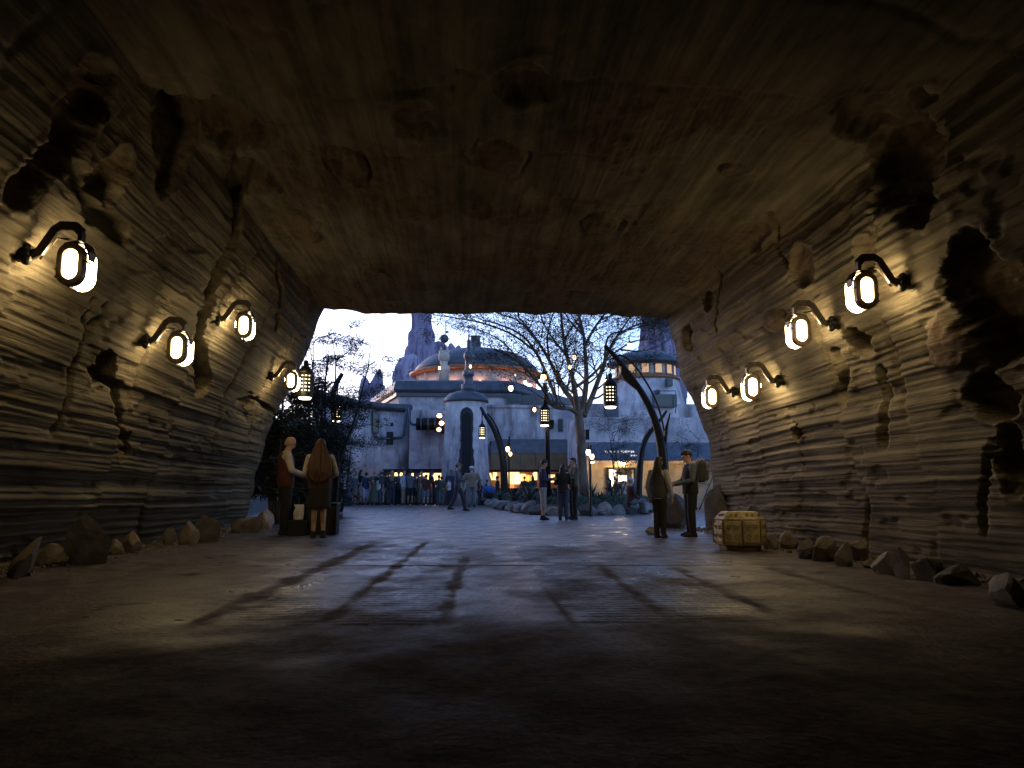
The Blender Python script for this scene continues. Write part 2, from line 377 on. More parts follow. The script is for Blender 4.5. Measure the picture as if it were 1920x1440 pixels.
r_0 = t_.nodes.new('ShaderNodeValToRGB'); r_0.color_ramp.elements[0].position = .36; r_0.color_ramp.elements[1].position = .60; r_0.color_ramp.elements[0].color = (.5, .46, .40, 1); r_0.color_ramp.elements[1].color = (1, 1, 1, 1)
x_0 = t_.nodes.new('ShaderNodeMix'); x_0.data_type = 'RGBA'; x_0.blend_type = 'MULTIPLY'; x_0.inputs[0].default_value = .85
t_.links.new(tc_.outputs['Object'], mp_0.inputs[0]); t_.links.new(mp_0.outputs[0], st_.inputs[0]); t_.links.new(st_.outputs[0], r_0.inputs[0])
t_.links.new(src, x_0.inputs[6]); t_.links.new(r_0.outputs[0], x_0.inputs[7]); t_.links.new(x_0.outputs[2], pb.inputs['Base Color'])
mp_1 = t_.nodes.new('ShaderNodeMapping'); mp_1.inputs['Scale'].default_value = (26, .9, 44); n_1 = t_.nodes.new('ShaderNodeTexNoise'); n_1.inputs['Scale'].default_value = 1; n_1.inputs['Detail'].default_value = 4
b_1 = t_.nodes.new('ShaderNodeBump'); b_1.inputs['Strength'].default_value = .6; b_1.inputs['Distance'].default_value = .02
t_.links.new(tc_.outputs['Object'], mp_1.inputs[0]); t_.links.new(mp_1.outputs[0], n_1.inputs[0]); t_.links.new(n_1.outputs[0], b_1.inputs['Height'])
t_.links.new(pb.inputs['Normal'].links[0].from_socket, b_1.inputs['Normal']); t_.links.new(b_1.outputs[0], pb.inputs['Normal'])
tun = thing('rock_tunnel', 'dark rock tunnel with layered carved stone walls and low uneven ceiling', 'tunnel')
grid3 = np.stack([PX, PY, PZ], -1)
i0 = int(np.searchsorted(SS, 5.3)); i1 = int(np.searchsorted(SS, SS[-1] - 5.1))
for nm, a_, b_, lb in (('wall', 0, i0, 'layered left rock wall'), ('ceiling', i0, i1, None), ('wall', i1, NP - 1, 'layered right rock wall')):
    sub = grid3[:, a_:b_ + 1]; o = npmesh(nm, sub.reshape(-1, 3), gridfaces(sub.shape[0], sub.shape[1])[:, ::-1], RCKN, parent=tun, attrs={'patch': PT[:, a_:b_ + 1] * .8})
    if lb: o['label'] = lb
# outer mass: rises from the portal edge and runs back over the tunnel; closed rear
ang = np.linspace(0, 1, NP)
outer = np.stack([np.interp(ang, [0, .12, .3, .7, .88, 1], [-13, -12.5, -8, 8, 12.5, 13]), np.interp(ang, [0, .12, .3, .7, .88, 1], [-.5, 4, 9, 9, 4, -.5])], 1)
rows = []
yexit = PY[-1]
for k in range(14):
    t = k / 13.0
    x = PX[-1] * (1 - t) + outer[:, 0] * t; z = PZ[-1] * (1 - t) + outer[:, 1] * t
    y = yexit - 1.4 * t + (.9 * (fbm(ang * 30, np.full(NP, t * 4), 97, 4) - .5)) * min(1, t * 5)
    rows.append(np.stack([x, y, z], 1))
for k in range(1, 10):
    y = yexit - 1.4 - k * 3.4
    n_ = 1.5 * (fbm(ang * 14, np.full(NP, k * .9), 98, 3) - .5)
    rows.append(np.stack([outer[:, 0] + n_, np.maximum(y, -15.5 + 0 * y), outer[:, 1] + n_ * (outer[:, 1] > 0)], 1))
G2 = np.stack(rows)[:, ::8]
npmesh('outer_rock', G2.reshape(-1, 3), gridfaces(G2.shape[0], G2.shape[1])[:, ::-1], RCKN, parent=tun, attrs={'patch': np.zeros(G2.shape[:2])})
mb = MB(); mb.box((0, -14.6, 4), (27, 1.6, 10)); mb.build('added_rear_block', RCKN, tun)  # unseen end wall, added to keep light from behind out of the tunnel

def wallpt(px, py):
    h = hit(px, py); i = int(np.argmin(abs(yt - h[1]))); return Vector(grid3[i, h[2]])
# ------------------------------------------------------------------ wall lamps
def stadium(w, h, n=10):
    r = w / 2; pts = []
    for k in range(n + 1): a_ = math.pi * k / n; pts.append((r * math.cos(a_), h / 2 - r + r * math.sin(a_)))
    for k in range(n + 1): a_ = math.pi + math.pi * k / n; pts.append((r * math.cos(a_), -(h / 2 - r) + r * math.sin(a_)))
    return pts
def ring(outer_, inner_, y0, y1):
    n = len(outer_); m = MB()
    P = [(x, y0, z) for x, z in outer_] + [(x, y0, z) for x, z in inner_] + [(x, y1, z) for x, z in outer_] + [(x, y1, z) for x, z in inner_]
    Fs = []
    for k in range(n):
        j = (k + 1) % n
        Fs += [(k, j, n + j, n + k), (2 * n + j, 2 * n + k, 3 * n + k, 3 * n + j), (j, k, 2 * n + k, 2 * n + j), (n + k, n + j, 3 * n + j, 3 * n + k)]
    return m.add(P, Fs)
LRING = mat('lamp_ring_metal', (.16, .12, .08), .38, .8, vary=.4, scale=30)
LARM = mat('lamp_arm_metal', (.075, .06, .045), .42, .6, vary=.4, scale=25, bump=.2)
def wall_lamp(sx):      # wall at -x for sx=1
    t = thing('wall_lamp', '', 'lamp')
    cx, cz = .42 * sx, -.10
    m = MB(); m.tube([(-.12 * sx, 0, 0), (.05 * sx, 0, 0)], [.085, .075], 12); m.tube([(.04 * sx, 0, 0), (.075 * sx, 0, 0)], .045, 6)
    m.ell((.02 * sx, -.03, -.06), (.05, .05, .06)); m.ell((.02 * sx, -.04, .055), (.04, .05, .04)); m.build('wall_mount', IRON, t)
    for dz in (.07, -.08): MB().ell((.06 * sx, -.05, dz * .6), (.016, .016, .016), 8, 6).build('bolt', LRING, t)
    m = MB()
    pth = [(.04, -.02), (.12, .02), (.25, .235), (.31, .275), (.44, .27), (.50, .21), (.50, .13)]
    for p0, p1 in zip(pth, pth[1:]):
        a_ = Vector((p0[0] * sx, 0, p0[1])); b_ = Vector((p1[0] * sx, 0, p1[1])); d = b_ - a_
        q = d.to_track_quat('Z', 'Y').to_matrix(); m.box((a_ + b_) / 2, (.038, .085, d.length + .028), q)
    m.build('bracket_arm', LARM, t, bevel=.006)
    m = MB(); m.tube([(.10 * sx, .05, -.04), (.24 * sx, .05, .17), (.36 * sx, .05, .16)], .012, 6); m.build('conduit', LRING, t, True)
    m = MB(); m.prism([(cx + x, cz + z) for x, z in ((-.13, .06), (-.145, .14), (-.10, .225), (0, .25), (.10, .225), (.145, .14), (.13, .06), (.125, .12), (.08, .205), (0, .218), (-.08, .205), (-.125, .12))], .045, .17); m.build('cap', LARM, t)
    rg = ring([(cx + x, cz + z) for x, z in stadium(.25, .42)], [(cx + x, cz + z) for x, z in stadium(.142, .29)], -.03, .05).build('rim', LRING, t, bevel=.006)
    gl = MB()
    st = stadium(.235, .40)
    n = len(st); P = []
    for y, k in ((.052, .96), (.10, 1.0), (.24, 1.02), (.28, .8)): P += [(cx + x * k, y, cz + z * k) for x, z in st]
    Fs = [(i * n + k, i * n + (k + 1) % n, (i + 1) * n + (k + 1) % n, (i + 1) * n + k) for i in range(3) for k in range(n)] + [tuple(3 * n + k for k in range(n))]
    gl.add(P, Fs); gl.build('glass_body', LIT, t, True)
    st = stadium(.138, .284); n = len(st); P = []
    for y, k in ((.02, .99), (-.03, .85), (-.055, .5)): P += [(cx + x * k, y, cz + z * k) for x, z in st]
    Fs = [(i * n + k, i * n + (k + 1) % n, (i + 1) * n + (k + 1) % n, (i + 1) * n + k) for i in range(2) for k in range(n)] + [tuple(2 * n + k for k in range(n))]
    MB().add(P, [f[::-1] for f in Fs]).build('lens', LIT, t, True)
    MB().ell((cx - .160 * sx, .15, cz + .04), (.016, .045, .07), 10, 8).build('added_glow', mat('added_glow_surface', (.9, .8, .6), .4, emit=(1, .74, .38), est=80), t, True)  # glowing blob added to brighten the wall round the mount
    MB().box((cx - .140 * sx, .15, cz + .04), (.012, .12, .17)).build('added_glow_plate', LRING, t)  # plate backing the added glow
    for ax, az in ((-.13, -.05), (-.13, -.12), (.0, -.215), (.13, .03), (.11, .12)):
        m = MB(); m.box((cx + ax * sx, .045, cz + az), (.022, .12, .018)); m.build('clip', LRING, t)
    MB().tube([(cx, .04, cz + .07 + .1), (cx, .04, cz - .22)], .004, 5).build('inner_rod', LRING, t)
    return t
protos = {}
LL = [(45, 480, 1, 'caged wall lamp with the largest glow, leftmost on the left rock wall'),
      (265, 637, 1, 'warm wall lamp on left rock wall, just left of the deep vertical fissure'),
      (408, 600, 1, 'warm wall lamp on left rock wall directly right of the deep fissure'),
      (478, 690, 1, 'smallest warm wall lamp on left rock wall, closest to the tunnel exit'),
      (1705, 528, -1, 'largest warm wall lamp on right rock wall beside the dark hollow'),
      (1570, 605, -1, 'second warm wall lamp from the right edge of the right rock wall'),
      (1465, 715, -1, 'warm wall lamp on right rock wall above left of a small hole'),
      (1378, 735, -1, 'lowest warm wall lamp on right rock wall beside the tunnel exit')]
for px, py, sx, lb in LL:
    if sx not in protos: protos[sx] = o = wall_lamp(sx)
    else: o = copy_tree(protos[sx])
    o.location = wallpt(px, py) + Vector((.05 * sx, 0, 0)); o.rotation_euler.z = R(random.uniform(-5, 5)); tag(o, lb, 'lamp', 'caged lamps along the tunnel walls')

# ------------------------------------------------------------------ rocks
def rock(name, px, py, w, h, d, seed, m, label, group, rz=None, cat='rock', loc=None, sink=.2, rough_=.28, parent=None, tilt=0):
    bm = bmesh.new(); bmesh.ops.create_icosphere(bm, subdivisions=3, radius=.5)
    rnd = random.Random(seed); h *= .82; w *= .85; off = Vector((seed * 3.1, seed * 1.7, 0))
    pl = [(Vector((rnd.uniform(-1, 1), rnd.uniform(-1, 1), rnd.uniform(-.3, 1))).normalized(), rnd.uniform(.24, .38)) for _ in range(12)]
    for v in bm.verts:
        p = v.co.copy()
        p *= 1 + rough_ * mnoise.noise(p * 2.2 + off) + .12 * mnoise.noise(p * 6 + off)
        for nrm, dd in pl:
            k = p.dot(nrm) - dd
            if k > 0: p -= nrm * k * .97
        v.co = Matrix.Rotation(tilt, 3, 'Y') @ Vector((p.x * w * 1.15, p.y * d * 1.15, p.z * h * 1.2))
    me = bpy.data.meshes.new(name); bm.to_mesh(me); bm.free(); me.materials.append(m)
    zmin = min(v.co.z for v in me.vertices)
    o = bpy.data.objects.new(name, me); COL.objects.link(o)
    l = Vector(loc) if loc is not None else gr(px, py)
    o.location = (l.x, l.y + d * .4, l.z - zmin - sink * h); o.rotation_euler = (0, 0, rnd.uniform(0, 1.2) if rz is None else rz)
    if parent: o.parent = parent
    return tag(o, label, cat, group)
RK = mat('pale_tan_rock', (.18, .145, .11), .9, vary=.5, scale=5, bump=.6, bscale=14)
RKG = mat('grey_rock', (.15, .14, .135), .9, vary=.5, scale=5, bump=.6, bscale=14)
RKW = mat('pale_grey_rock', (.27, .25, .23), .9, vary=.45, scale=5, bump=.6, bscale=14)
RKD = mat('dark_wall_rock', (.07, .063, .058), .9, vary=.5, scale=5, bump=.6, bscale=14)
gw = 'loose rocks along the foot of the tunnel walls'
tun_rocks = [
 (30, 1085, .2, .55, .4, RK, 'leaning rock slab cut by the left edge of the view', .3, .5),
 (85, 1062, .4, .36, .3, RK, 'low rounded rock between two leaning slabs at far left', .2, 0),
 (145, 1062, .15, .80, .55, RKG, 'tall upright stone slab leaning outward at left wall foot', 1.9, -.35),
 (205, 1040, .3, .30, .3, RK, 'small tan rock right of the tall leaning slab', .4, 0),
 (240, 1038, .32, .36, .3, RK, 'blocky tan rock at the middle of the left wall foot', 1.0, 0),
 (312, 1020, .28, .36, .3, RKG, 'grey rounded rock left of a paired slab and boulder', .6, 0),
 (345, 1022, .36, .56, .4, RK, 'bulky tan boulder behind the second leaning slab', .2, 0),
 (378, 1018, .14, .72, .5, RKG, 'second leaning grey slab at foot of left wall', 1.9, -.4),
 (398, 1005, .22, .2, .2, RK, 'little rock just right of the second leaning slab', .2, 0),
 (455, 1000, .8, .5, .5, RK, 'wide tan boulder beside the couple at the left wall foot', .2, 0),
 (492, 992, .45, .55, .4, RKW, 'pale craggy rock behind the wide tan boulder at left', .2, 0),
 (630, 974, .55, .32, .4, RKG, 'dark angular boulder on the paving right of the suitcase', .1, 0),
 (1455, 1030, .30, .26, .25, RK, 'small brown rock right beside the golden crate', .3, 0),
 (1485, 1030, .4, .34, .3, RK, 'brown rock second to the right of the golden crate', .8, 0),
 (1518, 1048, .3, .36, .2, RKG, 'curved grey rock left of the tan block at right wall', .5, .3),
 (1555, 1053, .42, .44, .3, RK, 'large tan block with flat face at the right wall foot', .1, .1),
 (1590, 1062, .22, .40, .2, RKW, 'pale pointed rock leaning against the tan block', .3, .4),
 (1620, 1052, .36, .36, .3, RK, 'tan rock behind the pale pointed rock at right', .5, 0),
 (1640, 1066, .26, .12, .2, RK, 'flat low rock left of the white faced rock', .5, 0),
 (1678, 1078, .32, .34, .3, RKW, 'white faced jagged rock at the right wall foot', .6, .3),
 (1706, 1085, .10, .42, .3, RK, 'thin upright shard beside the white faced rock', .1, 0),
 (1760, 1090, .5, .35, .4, RKG, 'dark wide rock right of the thin shard', .3, 0),
 (1815, 1098, .45, .3, .4, RKG, 'dark rock with pale tip near right corner of the tunnel', .9, .2),
 (1912, 1140, .34, .36, .3, RKW, 'smooth pale rock cut by the right edge of the view', .3, 0)]
for k, (px, py, w, h, d, m, lb, rz, tl) in enumerate(tun_rocks): rock('rock', px, py, w, h, d, k + 3, m, lb, gw, rz, tilt=tl)
rock('boulder', 1272, 1010, .8, 1.15, .8, 55, RKD, 'waist high grey boulder behind the two people at the right exit', None, .2, rough_=.35, loc=(4.75, 17.6, 0))
rock('boulder', 1335, 1005, .7, 1.25, .7, 56, RKD, 'taller grey boulder leaning on the right tunnel wall end', None, .7, rough_=.35, loc=(5.35, 16.4, 0))
rock('boulder', 1228, 1003, .35, .22, .3, 57, RKW, 'small pale rock at the feet of the dark haired woman on the right', None, .7)

# ------------------------------------------------------------------ golden crate
GOLD = mat('worn_gold_paint', (.60, .49, .28), .55, .25, vary=.45, scale=7, bump=.35, bscale=30)
GOLDD = mat('worn_gold_edge', (.36, .23, .08), .5, .3, vary=.5, scale=12, bump=.3)
c = gr(1394, 1034); W2 = .345
cr_ = thing('octagonal_crate', 'low gold octagonal crate with chamfered lid and round emblems by right wall', 'crate', (c.x + .06, c.y + .30, 0), .18)
def octo(r, z): return [(r * math.cos(R(22.5 + 45 * k)), r * math.sin(R(22.5 + 45 * k)), z) for k in range(8)]
def ostack(levels):
    m = MB(); P = [];
    for r_, z in levels: P += octo(r_, z)
    n = len(levels)
    Fs = [(i * 8 + k, i * 8 + (k + 1) % 8, (i + 1) * 8 + (k + 1) % 8, (i + 1) * 8 + k) for i in range(n - 1) for k in range(8)] + [tuple(range(7, -1, -1)), tuple((n - 1) * 8 + k for k in range(8))]
    return m.add(P, Fs)
ostack([(.29, .0), (.31, .07)]).build('base', GOLDD, cr_, bevel=.008)
ostack([(.345, .075), (.362, .11), (.362, .41), (.355, .43)]).build('body', GOLD, cr_, bevel=.012)
ostack([(.36, .433), (.355, .45), (.265, .545), (.255, .55)]).build('lid', GOLD, cr_, bevel=.012)
for k in range(8):
    a_ = R(45 * k); n = Vector((math.cos(a_), math.sin(a_), 0)); tt = Vector((-n.y, n.x, 0)); ap = .362 * math.cos(R(22.5))
    m = MB(); q = Matrix((tt, n, Vector((0, 0, 1)))).transposed()
    m.box(n * (ap + .004) + Vector((0, 0, .26)), (.235, .016, .27), q); pn = m.build('panel', GOLD, cr_, bevel=.006)
    for (dx, dz, r_) in ((-.055, .075, .026), (.055, .075, .026), (-.055, -.06, .034), (.055, -.06, .03)):
        c0 = n * (ap + .014) + tt * dx + Vector((0, 0, .26 + dz)); m = MB()
        m.tube([c0 + (tt * math.cos(x) + Vector((0, 0, 1)) * math.sin(x)) * r_ for x in [2 * math.pi * j / 12 for j in range(13)]], .0045, 5); m.ell(c0, (.008, .008, .008), 8, 5)
        m.build('emblem', GOLDD, pn, True)
    m = MB(); e = Vector((math.cos(a_ + R(22.5)), math.sin(a_ + R(22.5)), 0)) * .364
    m.tube([e + Vector((0, 0, .10)), e + Vector((0, 0, .43))], .014, 6); m.build('corner_strip', GOLDD, cr_)
    for dx in (-.04, .04):
        c0 = n * (ap * .86) + tt * dx + Vector((0, 0, .505)); m = MB()
        m.tube([c0 + (tt * math.cos(x) + (Vector((0, 0, 1)) * .7 - n * .7) * math.sin(x)) * .022 for x in [2 * math.pi * j / 10 for j in range(11)]], .006, 5)
        m.build('lid_emblem', GOLDD, cr_, True)

# ------------------------------------------------------------------ buildings
# main domed hall
hall = thing('domed_hall', 'large octagonal plaster hall with shallow dome and copper rim across the plaza', 'building', (0, 0, 0))
CX, CY, AP = -.5, 57.6, 8.6
RO = AP / math.cos(R(22.5))
def poly(n, r_, z, cx=CX, cy=CY, a0=22.5): return [(cx + r_ * math.cos(R(a0 + 360 / n * k)), cy + r_ * math.sin(R(a0 + 360 / n * k)), z) for k in range(n)]
def pstack(levels, n=8, cx=CX, cy=CY, a0=22.5):
    P = []
    for r_, z in levels: P += poly(n, r_, z, cx, cy, a0)
    L = len(levels)
    return MB().add(P, [(i * n + k, i * n + (k + 1) % n, (i + 1) * n + (k + 1) % n, (i + 1) * n + k) for i in range(L - 1) for k in range(n)] + [tuple(range(n - 1, -1, -1)), tuple((L - 1) * n + k for k in range(n))])
HP_ = [(-4.1, 49), (3.0, 49), (5.2, 53.5), (9.0, 60.6), (7.5, 66), (-4, 66), (-6.6, 58.5)]
def hstack(levels):
    n = len(HP_); P = []
    for off, z in levels:
        for x, y in HP_:
            d = Vector((x - 1.0, y - 57.5, 0)).normalized(); P.append((x + d.x * off, y + d.y * off, z))
    L = len(levels)
    return MB().add(P, [(i * n + k, i * n + (k + 1) % n, (i + 1) * n + (k + 1) % n, (i + 1) * n + k) for i in range(L - 1) for k in range(n)] + [tuple(range(n - 1, -1, -1)), tuple((L - 1) * n + k for k in range(n))])
hstack([(.5, 0), (.1, 3.0), (0, 6.9)]).build('wall', STUCCO, hall)
hstack([(.38, 6.78), (.55, 6.95), (.3, 7.5), (-1.2, 7.75)]).build('eave', ROOFM, hall, bevel=.06)
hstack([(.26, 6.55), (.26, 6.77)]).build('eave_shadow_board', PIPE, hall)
rf = hstack([(-1.25, 7.6), (-2.6, 7.78)]).build('roof', ROOFM, hall)
DX, DY = .85, 57.6
MB().lathe([(4.35, 7.9), (4.3, 9.05)], 48, (DX, DY, 0)).build('drum', CREAM, hall, True)
MB().lathe([(4.55, 9.0), (4.85, 9.02), (4.9, 9.14), (4.6, 9.3)], 48, (DX, DY, 0)).build('dome_rim', COPPER, hall, True)
MB().lathe([(4.62, 9.28), (4.3, 9.75), (3.7, 10.25), (2.9, 10.65), (1.9, 10.92), (.9, 11.04), (.05, 11.08)], 48, (DX, DY, 0)).build('dome', ROOFM, hall, True)
for k in range(16):
    a_ = 2 * math.pi * (k + .5) / 16
    MB().box((DX + 4.36 * math.cos(a_), DY + 4.36 * math.sin(a_), 8.5), (.12, .12, 1.0), Matrix.Rotation(a_, 3, 'Z')).build('drum_rib', CREAM, hall)
for a_ in range(-160, -15, 24):
    q = at(900 + 1.2 * (a_ + 90), 706, 53.0)
    MB().ell((DX + 4.75 * math.cos(R(a_)), DY + 4.75 * math.sin(R(a_)), 8.05), (.2, .12, .08), 8, 6).build('uplight', mat('drum_uplight', (1, .6, .3), .5, emit=(1, .50, .34), est=7), hall)
# small square openings high on the front and right
for px, py, w, h in ((963, 748, .75, .5), (990, 750, .8, .5), (1013, 752, .5, .45)):
    p = at(px, py, 48.7 if px < 975 else 49.6); fr = MB().box(p, (w + .14, .12, h + .12)).build('window', PIPE, hall); MB().box(p - Vector((0, .05, 0)), (w, .06, h)).build('pane', GLASSD, fr)

# left wing: curved battered wall
wing = thing('curved_wing', 'curved plaster wing with thick grey coping left of the round tower', 'building')
pts = [(590, 40.8), (610, 42.3), (636, 43.8), (662, 45.2), (690, 46.4), (720, 47.3), (745, 47.8), (768, 48.1)]
base = []; 
for px, Y in pts: base.append(at(px, 760, Y))
def strip(off_bot, off_top, z0, z1, thick):
    m = MB(); P = []
    n = len(base)
    for b_ in base:
        d = Vector((.25, -1, 0)).normalized()
        a0 = Vector((b_.x, b_.y, 0)) + d * off_bot; a1 = Vector((b_.x, b_.y, 0)) + d * off_top
        P += [(a0.x, a0.y, z0), (a1.x, a1.y, z1), (a1.x - d.x * thick, a1.y - d.y * thick, z1), (a0.x - d.x * thick, a0.y - d.y * thick, z0)]
    Fs = []
    for i in range(n - 1):
        for k in range(4): Fs.append((i * 4 + k, i * 4 + (k + 1) % 4, (i + 1) * 4 + (k + 1) % 4, (i + 1) * 4 + k))
    Fs += [(0, 1, 2, 3)[::-1], tuple((n - 1) * 4 + k for k in range(4))]
    return m.add(P, Fs)
strip(.6, 0, 0, 5.55, 2.0).build('wall', STUCCO, wing, True)
m = MB(); m.tube([(b_.x + .12, b_.y - .1, 5.72) for b_ in base], .22, 10); m.build('coping', ROOFM, wing, True)
strip(.0, -.9, 5.7, 6.05, 1.8).build('roof', ROOFM, wing)
p = at(703, 792, 46.6); f_ = MB().box(p, (.42, .3, 1.25), Matrix.Rotation(.5, 3, 'Z')).build('window', PIPE, wing); MB().box(p + Vector((.0, -.10, 0)), (.3, .2, 1.1), Matrix.Rotation(.5, 3, 'Z')).build('pane', GLASSD, f_)
def pxpath(l, Y): return [at(a_, b_, Y) for a_, b_ in l]
MB().tube(pxpath([(700, 810), (703, 818), (712, 822), (732, 822)], 46.5), .09, 8).build('pipe', PIPE, wing, True)
MB().tube(pxpath([(732, 822), (752, 821), (757, 815), (763, 768)], 47.2), .09, 8).build('pipe', PIPE, wing, True)
MB().box(at(731, 822, 46.6), (.38, .35, .75)).build('junction_box', IRON, wing, bevel=.02)
MB().box(at(735, 796, 47.0), (.16, .3, .2)).build('wall_fitting', IRON, wing)

# hall lower front wall with machine, pipes
low = thing('lower_gallery', 'flat lower plaster front of the hall between curved wing and tower', 'building')
def wallbox(name, px0, px1, z0, z1, Y, th, m, par, bat=0):
    x0 = at(px0, 900, Y).x; x1 = at(px1, 900, Y).x
    mm = MB(); mm.add([(x0, Y - bat, z0), (x1, Y - bat, z0), (x1, Y + th, z0), (x0, Y + th, z0), (x0, Y, z1), (x1, Y, z1), (x1, Y + th, z1), (x0, Y + th, z1)],
                      [(3, 2, 1, 0), (4, 5, 6, 7), (0, 1, 5, 4), (1, 2, 6, 5), (2, 3, 7, 6), (3, 0, 4, 7)])
    return mm.build(name, m, par)
wallbox('wall', 766, 870, 1.95, 5.5, 46.9, 1.4, STUCCO, low)
for x0_, x1_ in ((764, 768), (834, 870)): wallbox('pier', x0_, x1_, 0, 1.95, 46.95, 1.2, STUCCO, low)
wallbox('lintel', 764, 838, 1.78, 2.02, 46.5, .5, IRON, low)
wallbox('counter', 764, 836, 0, .95, 46.9, .5, STAIN, low)
wallbox('back_wall', 716, 840, 0, 2.2, 49.3, .2, mat('warm_inner_wall', (.4, .3, .2), .9, vary=.3), low)
for px, w, h in ((772, .2, .5), (790, .55, .5), (803, .4, .45), (816, .7, .75)):
    p = at(px, 893, 48.2); MB().box((p.x, 48.2, 1.6), (w, .06, h)).build('menu_panel', SHOP, low, bevel=.01)
q = [at(832, 886, 46.4), at(826, 908, 46.4)]; MB().tube(q, .05, 6).build('glowing_brace', SHOP, low)  # brace glows by its own material; the light is put into its colour
hb = thing('serving_hatch', 'dark framed serving hatch with small lit panels at the foot of the curved wing', 'hatch')
wallbox('dark_recess_board', 722, 764, 0, 1.85, 46.7, .5, IRON, hb); wallbox('lintel', 718, 766, 1.80, 2.0, 46.2, .9, IRON, hb)  # dark board colour stands in for the shade of an uncut recess
for px, w, h in ((731, .35, .35), (743, .2, .6), (751, .22, .6)): p = at(px, 893, 46.6); MB().box((p.x, 46.6, 1.5), (w, .06, h)).build('menu_panel', SHOP, hb, bevel=.01)
# machine
mc = thing('wall_machine', 'dark horizontal machine drum with ribs and pipes bolted beside the round tower', 'machine')
p = at(800, 795, 46.1)
m = MB(); m.tube([(p.x - .6, p.y, p.z), (p.x + .45, p.y, p.z)], .36, 14); m.build('drum', IRON, mc, True)
for k in range(6):
    x = p.x - .55 + k * .2; m = MB(); m.tube([(x, p.y, p.z), (x + .07, p.y, p.z)], .42 if k % 2 else .39, 12); m.build('rib', PIPE if k % 2 else IRON, mc)
MB().box((p.x + .62, p.y + .1, p.z - .05), (.35, .6, .8)).build('end_block', IRON, mc, bevel=.03)
MB().box((p.x + .95, p.y + .1, p.z - .2), (.3, .6, .7)).build('bracket', IRON, mc, bevel=.03)
MB().tube(pxpath([(768, 765), (768, 790), (773, 796), (784, 797)], 46.4), .08, 8).build('pipe', PIPE, mc, True)
for k, (px, py) in enumerate(((824, 779), (828, 793), (823, 805))):
    p = at(px, py, 45.3)
    t = thing('spot_lamp', ['upper', 'middle', 'lowest'][k] + ' glowing spotlight of the cluster beside the wall machine', 'lamp', p, 0, 'spotlights beside the wall machine')
    MB().lathe([(.10, -.16), (.19, .02)], 12, (0, .1, .05)).build('hood', IRON, t)
    MB().ell((0, -.06, -.02), (.14, .08, .12), 10, 8).build('lens', LITS if k < 2 else WINL, t, True)
    MB().tube([(0, .1, 0), (.25, .7, .1)], .03, 6).build('arm', IRON, t)

# round tower
tw = thing('round_tower', 'round tapering plaster tower with tall dark niche and grey dome cap', 'tower')
tc = at(873, 900, 44.6); TX, TY = tc.x, 44.6
MB().lathe([(1.50, 0), (1.38, 1.2), (1.24, 3), (1.15, 5.5), (1.15, 5.75)], 40, (TX, TY, 0)).build('wall', STUCCO, tw, True)
MB().lathe([(1.2, 5.7), (1.28, 5.72), (1.22, 5.95), (.95, 6.2), (.5, 6.35), (.42, 6.36)], 32, (TX, TY, 0)).build('cap', ROOFM, tw, True)
m = MB()   # raised niche frame and dark slot following the wall
for nm, w, z0, z1, off, M in (('niche', .24, 1.6, 5.05, .02, DARK), ('niche_frame', .40, 1.2, 5.35, .012, STAIN)):
    P = []; lv = 40
    for i in range(lv + 1):
        z = z0 + (z1 - z0) * i / lv; rr = np.interp(z, [0, 1.2, 3, 5.5], [1.5, 1.38, 1.24, 1.15]) + off
        ww = w * math.sqrt(max(.0, 1 - max(0, (z - (z1 - w)) / w) ** 2)) + .02
        if nm == 'niche_frame': ww *= .85 + .3 * mnoise.noise(Vector((0, 0, z * 2))) + (.0 if z > 3 else .15)
        for k in range(7):
            a_ = -math.pi / 2 + (k / 6 - .5) * 2 * ww / rr + .03
            P.append((TX + rr * math.cos(a_), TY + rr * math.sin(a_), z))
    MB().add(P, [(i * 7 + k, i * 7 + k + 1, i * 7 + k + 8, i * 7 + k + 7) for i in range(lv) for k in range(6)]).build(nm, M, tw, True)
MB().lathe([(.40, 6.3), (.40, 6.75), (.26, 6.8), (.26, 7.2), (.33, 7.25), (.33, 7.5), (.2, 7.6), (.2, 8.2), (.27, 8.25), (.27, 8.55), (.12, 8.7), (.10, 9.3), (.03, 9.4), (.02, 10.2)], 16, (TX + .12, TY, 0)).build('chimney_finial', PIPE, tw, True)
MB().tube([(TX + .12, TY, 6.5), (TX + .12, TY, 9.6)], .05, 6).build('mast', IRON, tw)

# orb spire on the hall roof
sp = thing('orb_spire', 'roof spire with dark orb above a pale urn in front of the dome', 'spire'); p = at(832, 720, 50.5)
MB().lathe([(.34, 7.3), (.32, 8.3), (.38, 8.35), (.38, 8.65), (.22, 8.8), (.26, 9.0)], 20, (p.x, p.y, 0)).build('pedestal', CREAM, sp, True)
MB().lathe([(.1, 8.98), (.36, 9.1), (.36, 9.45), (.30, 9.55), (.34, 9.7), (.2, 9.7), (.18, 9.6)], 20, (p.x, p.y, 0)).build('urn', CREAM, sp, True)
for k in range(4): MB().box((p.x + .30 * math.cos(k * 1.57 + .8), p.y + .30 * math.sin(k * 1.57 + .8), 9.75), (.12, .12, .3)).build('prong', CREAM, sp)
MB().lathe([(.09, 9.5), (.06, 9.85), (.16, 9.9), (.05, 9.98), (.05, 10.2)], 12, (p.x, p.y, 0)).build('stem', PIPE, sp, True)
MB().ell((p.x, p.y, 10.5), (.29, .29, .29), 20, 14).build('orb', PIPE, sp, True)
MB().tube([(p.x + .08, p.y, 10.7), (p.x + .10, p.y, 11.7)], .03, 6).build('rod', IRON, sp); MB().box((p.x + .18, p.y, 10.95), (.2, .08, .12)).build('vane', IRON, sp)

